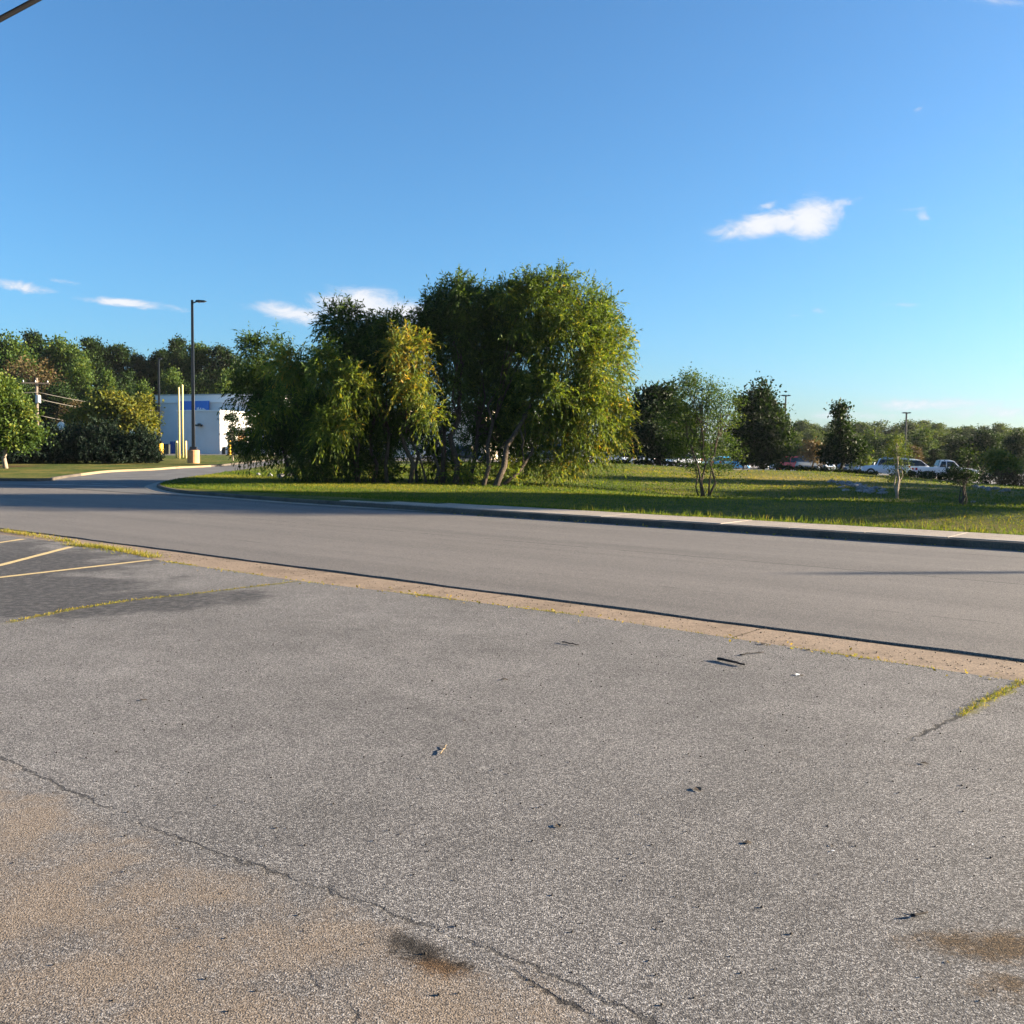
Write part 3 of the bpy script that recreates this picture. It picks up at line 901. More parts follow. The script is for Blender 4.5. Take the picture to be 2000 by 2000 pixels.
def crown_willow(lobes, rng, leaf=(.17, .042), per=14):
    """drooping twigs hung with narrow leaves; lobes = (centre, radii, twigs, tint)"""
    Vs, Ts = [], []
    for c, R, n, tint in lobes:
        R = tuple(max(.55 * r_, r_ - .32) for r_ in R)
        d, q, rad = sample_lobe(n, R, rng, .35, .6)
        p0 = np.array(c)[None] + q
        up = np.clip(d[:, 2:3], -1, 1)
        ln = rng.uniform(.35, .95, n)[:, None]
        d0 = unit(d * np.array([1, 1, .6]) * .75 + np.array([0, 0, .75]) * np.clip(up + .25, 0, 1) + rng.normal(size=(n, 3)) * .5)
        g = rng.uniform(.2, 1.0, n)[:, None] * (1.05 - .95 * np.clip(up, -.6, 1))
        tw = rng.normal(.0, .10, n) + tint
        for k in range(per):
            t = (k + rng.random((n, 1))) / per
            p = p0 + d0 * ln * t; p[:, 2:3] -= g * ln * t * t * .75
            tan = d0 - np.array([0, 0, 1]) * g * t * 1.5
            ax = unit(tan * .9 + rng.normal(size=(n, 3)) * .55 - np.array([0, 0, .25]))
            L = rng.uniform(.45, 1.5, n) * leaf[0]
            V, _ = leaf_quads(p, ax, L, L * leaf[1] / leaf[0] * rng.uniform(.7, 1.4, n), rng)
            Vs.append(V); Ts.append(np.repeat(np.clip(tw + rng.normal(0, .09, n), 0, 1), 4))
    V = np.concatenate(Vs); T = np.concatenate(Ts)
    return V, np.arange(len(V)).reshape(-1, 4), T


def crown_broad(lobes, rng, leaf=(.16, .10), per=26, clump=.34, inner=.45, holes=.4):
    """leaf clumps spread through the crown's volume"""
    Vs, Ts = [], []
    for c, R, n, tint in lobes:
        d, q, rad = sample_lobe(n, R, rng, inner, holes)
        p0 = np.array(c)[None] + q
        tw = rng.normal(0, .12, n) + tint
        cs = clump * rng.uniform(.6, 1.4, n)[:, None]
        for k in range(per):
            o = rng.normal(size=(n, 3)) * np.array([1, 1, .62]) * cs
            ax = unit(d * .5 + rng.normal(size=(n, 3)) * .8 + np.array([0, 0, -.15]))
            L = rng.uniform(.6, 1.3, n) * leaf[0]
            V, _ = leaf_quads(p0 + o, ax, L, L * leaf[1] / leaf[0], rng)
            Vs.append(V); Ts.append(np.repeat(np.clip(tw + rng.normal(0, .10, n), 0, 1), 4))
    V = np.concatenate(Vs); T = np.concatenate(Ts)
    return V, np.arange(len(V)).reshape(-1, 4), T


def crown_spray(lobes, rng, leaf=(.13, .035), per=16):
    """upswept conifer sprays"""
    Vs, Ts = [], []
    for c, R, n, tint in lobes:
        d, q, rad = sample_lobe(n, R, rng, .5, .3)
        d[:, 2] = abs(d[:, 2]) * .9 - .05; q[:, 2] = np.where(q[:, 2] < 0, q[:, 2] * .8, q[:, 2])
        p0 = np.array(c)[None] + q
        d0 = unit(d + np.array([0, 0, .45]) + rng.normal(size=(n, 3)) * .4)
        ln = rng.uniform(.3, .75, n)[:, None]
        tw = rng.normal(0, .12, n) + tint
        for k in range(per):
            t = (k + rng.random((n, 1))) / per
            p = p0 + d0 * ln * t
            ax = unit(d0 * .8 + rng.normal(size=(n, 3)) * .7)
            L = rng.uniform(.6, 1.3, n) * leaf[0]
            V, _ = leaf_quads(p, ax, L, L * leaf[1] / leaf[0], rng)
            Vs.append(V); Ts.append(np.repeat(np.clip(tw + .25 * t[:, 0] + rng.normal(0, .1, n), 0, 1), 4))
    V = np.concatenate(Vs); T = np.concatenate(Ts)
    return V, np.arange(len(V)).reshape(-1, 4), T


def limb_path(a, b, rng, wob=.06, n=6, sag=0.0):
    a = np.array(a, float); b = np.array(b, float); L = np.linalg.norm(b - a)
    pts = []
    for i in range(n):
        t = i / (n - 1)
        p = a + (b - a) * t
        if 0 < i < n - 1: p = p + rng.normal(size=3) * wob * L * .5
        p[2] += sag * L * math.sin(math.pi * t)
        pts.append(p)
    return pts


def tree(name, label, cat, base, stems, lobes, kind, leafmat, bark, seed, group=None, limbs=3, **kw):
    """stems: list of (foot offset xyz, top point xyz, radius); lobes in world coordinates"""
    rng = np.random.default_rng(seed)
    base = np.array(base, float)
    root = empty(name, base, label, cat, group)
    mb = MB()
    for off, top, r in stems:
        a = np.array(off, float); b = np.array(top, float) - base
        path = limb_path(a, b, rng, .05, 7)
        path[0][2] -= .12
        mb.tube(path, [r * (1.15 - .8 * i / 6) for i in range(7)], 8)
    tops = [(np.array(s[1]) - base, s[2], np.array(s[0])) for s in stems]
    for c, R, n, tint in lobes:
        c = np.array(c) - base
        tp, r, ft = min(tops, key=lambda q: np.linalg.norm((q[0] + q[2]) / 2 - c))
        for k in range(limbs):
            s = ft + (tp - ft) * rng.uniform(.4, .95)
            e = c + unit(rng.normal(size=3)) * np.array(R) * rng.uniform(.2, .75)
            mb.tube(limb_path(s, e, rng, .07, 5, .05), [r * .42, r * .33, r * .24, r * .15, r * .06], 5, cap=False)
    mb.build('trunk', bark, root, smooth=True)
    extra = []
    for c, R, n, tint in lobes:
        for k in range(4 if kind != 'spray' else 0):
            dv = unit(rng.normal(size=3)); dv[2] = abs(dv[2]) * .8 - .1
            f_ = rng.uniform(.22, .42)
            extra.append((np.array(c) + dv * np.array(R) * rng.uniform(.85, 1.08), tuple(r_ * f_ for r_ in R), max(4, int(n * f_ * f_ * .9)), tint + rng.normal(0, .05)))
    lobes = list(lobes) + extra
    fn = {'willow': crown_willow, 'broad': crown_broad, 'spray': crown_spray}[kind]
    V, F_, T = fn([(np.array(c) - base, R, n, tt) for c, R, n, tt in lobes], rng, **kw)
    me = np_mesh('crown', V, F_, {'tint': T}); link('crown', me, leafmat, root)
    return root


def lobe(px, py, rx, ry, Y, dens, tint, dy=0.0, depth=1.0):
    """a crown lobe from its middle and half sizes in the photograph and its real distance"""
    s = (Y + dy) / FPX
    c = at(px, py, Y + dy)
    R = (rx * s, rx * s * depth, ry * s)
    n = int(dens * (R[0] * R[1] + R[0] * R[2] + R[1] * R[2]) / 3 * 4 * math.pi)
    return (c, R, max(n, 6), tint)


# ------------------------------------------------------------------ willow thicket
D = 23.0
b1 = gnd(965, 952, .1)
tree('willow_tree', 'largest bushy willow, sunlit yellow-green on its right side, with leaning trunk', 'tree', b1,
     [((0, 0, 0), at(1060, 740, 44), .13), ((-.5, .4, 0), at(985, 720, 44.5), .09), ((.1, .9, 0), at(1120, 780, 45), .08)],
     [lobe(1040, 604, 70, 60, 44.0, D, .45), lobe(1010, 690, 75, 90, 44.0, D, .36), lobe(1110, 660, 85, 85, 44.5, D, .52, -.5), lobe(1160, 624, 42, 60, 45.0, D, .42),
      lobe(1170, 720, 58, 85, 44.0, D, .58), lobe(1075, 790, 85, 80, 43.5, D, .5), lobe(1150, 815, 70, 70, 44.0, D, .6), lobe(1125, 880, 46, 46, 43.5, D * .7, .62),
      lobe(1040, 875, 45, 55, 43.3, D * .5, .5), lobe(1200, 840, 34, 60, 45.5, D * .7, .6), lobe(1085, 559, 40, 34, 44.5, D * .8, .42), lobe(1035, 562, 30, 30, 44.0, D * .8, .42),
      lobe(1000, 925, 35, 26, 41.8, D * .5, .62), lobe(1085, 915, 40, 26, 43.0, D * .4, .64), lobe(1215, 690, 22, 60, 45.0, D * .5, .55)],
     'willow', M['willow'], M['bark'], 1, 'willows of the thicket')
b2 = gnd(890, 948, .1)
tree('willow_tree', 'tall dark willow left of the largest one, slim upright trunk and shaded crown', 'tree', b2,
     [((0, 0, 0), at(905, 700, 43.5), .13), ((-.6, .5, 0), at(870, 720, 44), .10), ((.5, .8, 0), at(950, 730, 44.5), .09), ((-.9, .1, 0), at(868, 800, 43), .07)],
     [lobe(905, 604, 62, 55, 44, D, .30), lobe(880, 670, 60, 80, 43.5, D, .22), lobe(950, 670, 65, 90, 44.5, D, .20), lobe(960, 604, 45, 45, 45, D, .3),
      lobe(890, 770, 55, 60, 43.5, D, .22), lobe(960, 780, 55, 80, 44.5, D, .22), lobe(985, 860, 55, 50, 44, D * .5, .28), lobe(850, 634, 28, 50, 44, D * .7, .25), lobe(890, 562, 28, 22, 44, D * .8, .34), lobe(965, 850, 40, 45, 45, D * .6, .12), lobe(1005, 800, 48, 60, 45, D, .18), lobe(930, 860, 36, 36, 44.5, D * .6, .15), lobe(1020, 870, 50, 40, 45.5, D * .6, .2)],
     'willow', M['willow'], M['dark_bark'], 2, 'willows of the thicket')
b3 = gnd(800, 945, .1)
tree('willow_tree', 'willow with orange-gold foliage on its upper right side', 'tree', b3,
     [((0, 0, 0), at(785, 730, 43), .10), ((-1.0, .2, 0), at(745, 740, 43), .08), ((.3, .5, 0), at(815, 780, 43.5), .07), ((.75, .2, 0), at(790, 800, 42.6), .05)],
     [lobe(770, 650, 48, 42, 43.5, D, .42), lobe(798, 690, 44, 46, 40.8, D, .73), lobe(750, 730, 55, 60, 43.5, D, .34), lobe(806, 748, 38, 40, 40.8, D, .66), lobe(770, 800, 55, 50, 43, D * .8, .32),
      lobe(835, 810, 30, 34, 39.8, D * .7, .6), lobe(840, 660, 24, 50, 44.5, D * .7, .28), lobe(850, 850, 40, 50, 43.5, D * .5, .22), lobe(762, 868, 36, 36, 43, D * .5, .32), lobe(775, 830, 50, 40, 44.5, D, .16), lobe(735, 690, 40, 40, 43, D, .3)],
     'willow', M['willow'], M['bark'], 3, 'willows of the thicket')
b4 = gnd(700, 944, .1)
tree('willow_tree', 'dark dome-topped willow, second from the left end of the thicket', 'tree', b4,
     [((0, 0, 0), at(690, 720, 42.5), .11), ((.6, .3, 0), at(725, 760, 43), .08), ((-.5, .6, 0), at(650, 760, 43), .07)],
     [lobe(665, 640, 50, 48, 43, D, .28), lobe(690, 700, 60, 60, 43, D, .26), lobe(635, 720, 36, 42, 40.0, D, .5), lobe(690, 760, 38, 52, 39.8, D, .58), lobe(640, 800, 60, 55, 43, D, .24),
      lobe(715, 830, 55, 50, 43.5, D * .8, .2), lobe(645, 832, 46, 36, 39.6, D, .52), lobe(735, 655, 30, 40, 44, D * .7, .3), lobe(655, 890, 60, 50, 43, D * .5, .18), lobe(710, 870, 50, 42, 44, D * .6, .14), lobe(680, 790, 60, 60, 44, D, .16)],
     'willow', M['willow'], M['dark_bark'], 4, 'willows of the thicket')
b5 = gnd(600, 938, .1)
tree('willow_tree', 'low willow at the left end of the thicket with two feathery spires', 'tree', b5,
     [((0, 0, 0), at(560, 740, 45), .10), ((-.4, .4, 0), at(500, 760, 45.5), .08), ((.5, .1, 0), at(610, 760, 44.5), .08)],
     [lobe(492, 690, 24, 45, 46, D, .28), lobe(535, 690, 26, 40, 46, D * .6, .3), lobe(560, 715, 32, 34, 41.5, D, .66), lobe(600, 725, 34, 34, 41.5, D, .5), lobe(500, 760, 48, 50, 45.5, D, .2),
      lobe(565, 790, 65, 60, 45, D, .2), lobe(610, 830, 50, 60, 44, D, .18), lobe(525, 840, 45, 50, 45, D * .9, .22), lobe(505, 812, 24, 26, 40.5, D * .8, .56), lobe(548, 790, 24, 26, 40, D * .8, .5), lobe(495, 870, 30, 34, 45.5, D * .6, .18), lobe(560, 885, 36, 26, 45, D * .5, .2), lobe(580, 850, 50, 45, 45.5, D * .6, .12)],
     'willow', M['willow'], M['dark_bark'], 5, 'willows of the thicket')
for i, (px, py, Y, lo, lb) in enumerate([
        (640, 943, 41.5, [(620, 905, 45, 40), (660, 915, 40, 32), (590, 915, 30, 32)], 'dark leafy bush under the left willows beside the grass'),
        (735, 945, 42.5, [(720, 915, 40, 34), (760, 925, 30, 22)], 'thin dark brush between the slim willow stems'),
        (850, 946, 44.0, [(845, 900, 34, 46), (880, 920, 30, 26)], 'dark shrub behind the upright willow trunk'),
        (905, 950, 41.5, [(900, 930, 22, 18), (925, 925, 26, 24)], 'green leafy sprouts at the foot of the willow trunks')]):
    tree('bush', lb, 'bush', gnd(px, py, .1), [((0, 0, 0), at(lo[0][0], lo[0][1], Y), .03), ((.3, .1, 0), at(lo[-1][0], lo[-1][1], Y), .02)],
         [lobe(a, b, c, e, Y, 12 if i != 3 else 7, .18 if i < 3 else .55) for a, b, c, e in lo], 'willow', M['willow'], M['dark_bark'], 30 + i)

# ------------------------------------------------------------------ lawn trees on the right
p = foot(1288, 72, .1)
tree('shade_tree', 'dense dark round-crowned tree just right of the big willow', 'tree', p, [((0, 0, 0), at(1284, 800, 72), .16)],
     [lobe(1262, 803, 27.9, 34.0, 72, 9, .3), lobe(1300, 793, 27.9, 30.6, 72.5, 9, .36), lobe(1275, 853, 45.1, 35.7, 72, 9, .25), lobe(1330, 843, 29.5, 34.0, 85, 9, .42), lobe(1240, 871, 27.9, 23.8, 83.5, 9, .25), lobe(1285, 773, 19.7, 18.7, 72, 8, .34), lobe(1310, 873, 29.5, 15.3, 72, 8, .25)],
     'broad', M['dark_leaf'], M['dark_bark'], 41, leaf=(.25, .165), per=18, clump=.38)
p = gnd(1376, 971, .1)
tree('multi_stem_tree', 'airy thin-leaved clump tree with several pale stems on the lawn', 'tree', p,
     [((-.1, 0, 0), at(1335, 800, 45), .05), ((.02, .1, 0), at(1370, 770, 45), .05), ((.12, -.05, 0), at(1410, 790, 45), .05), ((.2, .08, 0), at(1390, 840, 45), .04), ((-.2, .1, 0), at(1350, 860, 45), .035)],
     [lobe(1350, 765, 36, 36, 45, 8, .46), lobe(1395, 780, 28, 34, 45, 7, .46), lobe(1425, 800, 24, 44, 45, 6, .4), lobe(1330, 820, 36, 44, 45, 8, .46), lobe(1380, 830, 45, 48, 45, 8, .5), lobe(1365, 880, 58, 30, 45, 8, .36), lobe(1420, 870, 28, 28, 45, 6, .36), lobe(1350, 740, 20, 18, 45, 6, .4), lobe(1385, 920, 55, 18, 45, 2.2, .3)],
     'broad', M['leaf'], M['bark'], 42, limbs=6, leaf=(.10, .05), per=22, clump=.2, inner=.2, holes=.5)
p = foot(1490, 74, .1)
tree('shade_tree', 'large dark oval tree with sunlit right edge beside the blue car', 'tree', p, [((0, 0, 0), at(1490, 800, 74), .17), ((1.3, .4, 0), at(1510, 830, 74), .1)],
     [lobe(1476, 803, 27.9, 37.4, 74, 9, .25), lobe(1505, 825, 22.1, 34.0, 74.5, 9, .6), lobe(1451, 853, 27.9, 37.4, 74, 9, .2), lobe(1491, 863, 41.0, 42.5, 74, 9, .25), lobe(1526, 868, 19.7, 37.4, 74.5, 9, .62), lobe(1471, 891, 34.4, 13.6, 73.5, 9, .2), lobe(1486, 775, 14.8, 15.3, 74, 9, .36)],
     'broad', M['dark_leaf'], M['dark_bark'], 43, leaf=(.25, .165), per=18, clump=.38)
p = foot(1642, 72, .1)
tree('shade_tree', 'dark pyramidal tree with thin leader poking above the treeline', 'tree', p, [((0, 0, 0), at(1640, 800, 72), .10)],
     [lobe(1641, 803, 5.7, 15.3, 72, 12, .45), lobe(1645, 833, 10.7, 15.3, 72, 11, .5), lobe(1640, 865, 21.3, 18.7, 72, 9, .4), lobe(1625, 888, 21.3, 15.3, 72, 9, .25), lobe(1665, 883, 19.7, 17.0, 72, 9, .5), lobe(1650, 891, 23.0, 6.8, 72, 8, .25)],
     'broad', M['dark_leaf'], M['dark_bark'], 44, leaf=(.22, .14), per=26, clump=.3)
p = gnd(1753, 976, .1)
tree('sapling', 'slender pale-trunked sapling with sparse yellowish leaves on the lawn', 'tree', p, [((0, 0, 0), at(1752, 860, 45), .055), ((.04, 0, 0), at(1762, 900, 45), .035), ((-.03, 0, 0), at(1745, 890, 45), .035)],
     [lobe(1752, 872, 17, 22, 45, 12, .7), lobe(1740, 885, 12, 18, 45, 9, .66), lobe(1762, 890, 14, 20, 45, 10, .62), lobe(1750, 912, 20, 18, 45, 7, .6), lobe(1755, 935, 14, 12, 45, 4, .55)],
     'broad', M['leaf'], M['pale_bark'], 45, limbs=5, leaf=(.08, .045), per=18, clump=.14, inner=.2)
p = gnd(1880, 988, .1)
tree('sapling', 'short dark sapling with thick trunk near the right lawn mound', 'tree', p, [((0, 0, 0), at(1882, 935, 42), .07), ((.05, 0, 0), at(1893, 900, 42), .03), ((-.04, 0, 0), at(1868, 920, 42), .03)],
     [lobe(1880, 935, 28, 16, 42, 10, .3), lobe(1865, 925, 20, 14, 42, 8, .26), lobe(1895, 925, 18, 16, 42, 6, .34), lobe(1890, 895, 12, 20, 42, 5, .5)],
     'broad', M['dark_leaf'], M['dark_bark'], 46, limbs=5, leaf=(.09, .05), per=20, clump=.15, inner=.2)
p = foot(1955, 75, .1)
tree('young_tree', 'bright green young tree at the right end of the hedge', 'tree', p, [((0, 0, 0), at(1953, 890, 75), .07)],
     [lobe(1948, 895, 16, 16, 75, 10, .75), lobe(1962, 905, 18, 14, 75, 10, .7), lobe(1955, 918, 26, 12, 75, 9, .6)],
     'broad', M['leaf'], M['bark'], 47, leaf=(.2, .13), per=24, clump=.24)
p = foot(1588, 105, .1)
tree('young_tree', 'small brown half-bare tree behind the parked cars', 'tree', p, [((0, 0, 0), at(1588, 870, 105), .09)],
     [lobe(1588, 872, 12, 12, 105, 6, .6), lobe(1580, 885, 12, 12, 105, 5, .6), lobe(1595, 890, 14, 14, 105, 6, .6)],
     'broad', M['brown_leaf'], M['bark'], 48, leaf=(.22, .13), per=14, clump=.3, limbs=6)
p = foot(1680, 98, .1)
tree('young_tree', 'small olive tree by the tan parked car', 'tree', p, [((0, 0, 0), at(1682, 900, 98), .07)],
     [lobe(1680, 893, 14, 12, 98, 9, .75), lobe(1690, 902, 10, 9, 98, 9, .7)], 'broad', M['leaf'], M['bark'], 49, leaf=(.22, .14), per=20, clump=.25)

# shade trees that stand past the right edge of the picture and throw the long shadows on the lawn
for i, (x, y, hh, r) in enumerate([(34, 35.5, 14, 3.8), (46, 38, 15, 4.2), (60, 37.5, 18, 4.4), (76, 41, 20, 5), (55, 74, 8, 3), (64, 81, 10, 3.4), (72, 83, 15, 3.6), (46, 58.5, 11, 1.7), (50, 67.5, 7, 1.6), (40, 50.5, 7, 2.6), (47, 53.5, 8, 2.6), (42, 46.5, 5.5, 2)]):
    z = h1(x, y) + .1
    tree('roadside_tree', 'roadside shade tree past the right edge of the lawn, %s from the road' % ORD[i], 'tree', (x, y, z), [((0, 0, -.1), (x, y, z + hh * .7), .2)],
         [((x, y, z + hh * .5), (r, r, hh * .34), int(150 * r), .4), ((x + .5, y, z + hh * .76), (r * .8, r * .8, hh * .24), int(100 * r), .45), ((x - .6, y + .4, z + hh * .3), (r * .9, r * .9, hh * .16), int(80 * r), .4)],
         'broad', M['leaf'], M['bark'], 60 + i, 'shade trees past the right edge', leaf=(.34, .22), per=20, clump=.42)

# ------------------------------------------------------------------ left corner planting
p = gnd(12, 915, .12); Yt = p[1]
tree('street_tree', 'leafy green street tree with pale trunk at the left edge', 'tree', p, [((0, 0, 0), at(2, 790, Yt), .13)],
     [lobe(-8, 765, 28, 34, Yt, 10, .62), lobe(-40, 800, 44, 50, Yt, 10, .5), lobe(18, 800, 28, 28, Yt, 10, .56), lobe(48, 812, 15, 22, Yt, 10, .7), lobe(0, 838, 45, 28, Yt, 10, .46), lobe(50, 848, 22, 20, Yt, 10, .52), lobe(-55, 845, 36, 26, Yt, 10, .4), lobe(30, 862, 30, 9, Yt, 9, .45)],
     'broad', M['leaf'], M['pale_bark'], 51, leaf=(.19, .13), per=26, clump=.26)
jun = [(35, 850, 46), (85, 843, 42), (130, 840, 38), (170, 842, 38), (205, 824, 30), (245, 852, 36), (285, 842, 24)]
rw0 = random.Random(3)
jl = ['dark juniper behind the pale street tree trunk', 'dark juniper between the street tree and the stop sign', 'dark juniper right below the back of the stop sign',
      'dark juniper left of the tallest juniper', 'tallest dark juniper with a pointed top', 'dark juniper in front of the small white sign', 'dark juniper at the right end of the row by the yellow lamp base']
for i, (px, ptop, rx) in enumerate(jun):
    Y = gnd(px, 905 + 2, .1)[1] + 1.5
    g = foot(px, Y, .1)
    zt = at(px, ptop, Y)[2]
    hh = zt - g[2]
    R = rx * Y / FPX
    tree('juniper', jl[i], 'shrub', g, [((0, 0, 0), (g[0], g[1], g[2] + hh * .7), .07)],
         [((g[0], g[1], g[2] + hh * .22), (R * 1.1, R, hh * .34), int(300 * R), .25), ((g[0] + R * .1, g[1], g[2] + hh * .55), (R * .55, R * .5, hh * .36), int(130 * R), .4), ((g[0] - R * .5, g[1] - .4, g[2] + hh * .3), (R * .6, R * .5, hh * .3), int(110 * R), .3), ((g[0] + R * .55, g[1] - .5, g[2] + hh * .28), (R * .55, R * .5, hh * .36), int(110 * R), .3)]
         + [((g[0] + R * rw0.uniform(-.8, .8), g[1] + rw0.uniform(-.6, .3), g[2] + hh * rw0.uniform(.45, .8)), (R * .16, R * .16, hh * rw0.uniform(.2, .34)), int(34 * R), .45) for _ in range(6)],
         'spray', M['juniper'], M['dark_bark'], 70 + i, 'junipers along the left corner', leaf=(.17, .05), per=18)
p = foot(235, 88, .1)
tree('turning_tree', 'yellow and orange turning tree behind the junipers', 'tree', p, [((0, 0, 0), at(232, 820, 88), .15), ((.4, 0, 0), at(260, 820, 88), .1)],
     [lobe(225, 805, 36, 30, 88, 10, 0.30), lobe(262, 815, 30, 32, 88, 10, 0.35), lobe(195, 808, 26, 22, 88, 8, 0.42), lobe(170, 812, 24, 16, 88, 7, 0.30), lobe(240, 835, 40, 24, 88, 9, 0.22), lobe(280, 830, 18, 22, 88, 9, 0.30), lobe(155, 825, 24, 14, 88, 6, 0.20)],
     'broad', M['autumn'], M['bark'], 52, leaf=(.28, .18), per=22, clump=.36)
p = gnd(455, 901, .12); Y = p[1]
tree('sapling', 'thin staked sapling by the left kerb in front of the white building', 'tree', p, [((0, 0, 0), at(453, 815, Y), .05)],
     [lobe(452, 818, 11, 20, Y, 14, .25), lobe(456, 845, 14, 18, Y, 10, .22), lobe(462, 870, 14, 14, Y, 7, .22)], 'broad', M['dark_leaf'], M['pale_bark'], 53, leaf=(.14, .07), per=20, clump=.18)
p = gnd(485, 908, .1); Y = p[1]
tree('bush', 'low dark bush beside the kerb between sapling and willows', 'bush', p, [((0, 0, 0), at(485, 880, Y), .04)],
     [lobe(482, 885, 16, 18, Y, 12, .2), lobe(500, 878, 14, 20, Y, 9, .2)], 'broad', M['dark_leaf'], M['dark_bark'], 54, leaf=(.14, .06), per=20, clump=.2)

# ------------------------------------------------------------------ woods: a few prototypes, each tree its own object
def proto(kind, seed):
    """unit-height crown and trunk meshes"""
    rng = np.random.default_rng(seed)
    mb = MB()
    if kind == 'round':
        mb.tube(limb_path((0, 0, -.02), (.02, 0, .75), rng, .03), [.022, .019, .016, .012, .008, .004], 6)
        lobes = [((0, 0, .52), (.25, .25, .26), 330, .42), ((.1, .05, .74), (.17, .17, .2), 190, .5), ((-.12, -.04, .68), (.16, .16, .18), 170, .42), ((.15, -.1, .45), (.17, .17, .16), 150, .46), ((-.18, .05, .42), (.16, .16, .15), 140, .38), ((0, -.05, .88), (.1, .1, .1), 80, .5), ((0, 0, .26), (.24, .24, .12), 130, .34)]
        V, F_, T = crown_broad(lobes, rng, leaf=(.028, .019), per=13, clump=.036)
    elif kind == 'pine':
        mb.tube(limb_path((0, 0, -.02), (0, 0, .95), rng, .012), [.016, .014, .012, .009, .006, .003], 6)
        lobes = []
        for k in range(17):
            z = .40 + .58 * k / 16; r = .15 * (1.05 - (z - .4) / .62) + .03
            a = rng.uniform(0, 6.28)
            lobes.append(((r * .9 * math.cos(a), r * .9 * math.sin(a), z), (.085 * (1.25 - z * .5), .085 * (1.25 - z * .5), .045), 62, rng.uniform(.25, .55)))
        V, F_, T = crown_broad(lobes, rng, leaf=(.026, .012), per=13, clump=.024, holes=.2)
    elif kind == 'oval':
        mb.tube(limb_path((0, 0, -.02), (0, 0, .85), rng, .02), [.018, .016, .013, .01, .007, .003], 6)
        lobes = [((0, 0, .4), (.19, .19, .24), 270, .42), ((.03, .02, .66), (.15, .15, .22), 200, .5), ((-.03, 0, .86), (.085, .085, .13), 90, .52), ((.1, -.06, .5), (.13, .13, .16), 120, .5), ((-.1, .03, .34), (.14, .14, .16), 120, .38), ((0, 0, .2), (.17, .17, .1), 90, .32)]
        V, F_, T = crown_broad(lobes, rng, leaf=(.028, .019), per=13, clump=.034)
    else:   # bare-limbed
        mb.tube(limb_path((0, 0, -.02), (.02, 0, .7), rng, .03), [.02, .018, .015, .012, .008, .005], 6)
        for k in range(16):
            a = rng.uniform(0, 6.28); z = rng.uniform(.3, .65)
            mb.tube(limb_path((0, 0, z), (.28 * math.cos(a) * rng.uniform(.5, 1), .28 * math.sin(a) * rng.uniform(.5, 1), z + rng.uniform(.12, .3)), rng, .08, 5), [.008, .006, .005, .003, .001], 4, cap=False)
        lobes = [((0, 0, .62), (.27, .27, .25), 240, .55), ((.1, 0, .8), (.17, .17, .14), 120, .6), ((-.15, .05, .55), (.17, .17, .15), 110, .5)]
        V, F_, T = crown_broad(lobes, rng, leaf=(.026, .017), per=8, clump=.034, inner=.2, holes=.6)
    return mb.mesh('trunk', True), np_mesh('crown', V, F_, {'tint': T})


PROTO = {(k, s): proto(k, 100 + 7 * s + len(k)) for k in ('round', 'pine', 'oval', 'open') for s in (0, 1)}
_cache = {}


def wood_tree(name, px, top, Y, wpx, kind, mat, label, group, seed, bark='bark'):
    g = foot(px, Y, -.1)
    hh = at(px, top, Y)[2] - g[2]
    tm, cmesh = PROTO[(kind, seed % 2)]
    key = (kind, seed % 2, mat)
    if key not in _cache:
        c2 = cmesh.copy(); c2.materials.append(M[mat]); t2 = tm.copy(); t2.materials.append(M[bark]); _cache[key] = (t2, c2)
    t2, c2 = _cache[key]
    root = empty(name, g, label, 'tree', group, rz=seed * 2.399)
    w0 = {'round': .62, 'pine': .46, 'oval': .44, 'open': .6}[kind]
    sx = (wpx * Y / FPX) / w0 * (1.45 if kind == 'pine' else 1.2)
    for nm, me in (('trunk', t2), ('crown', c2)):
        o = link(nm, me, None, root); o.scale = (sx, sx, hh)
    return root


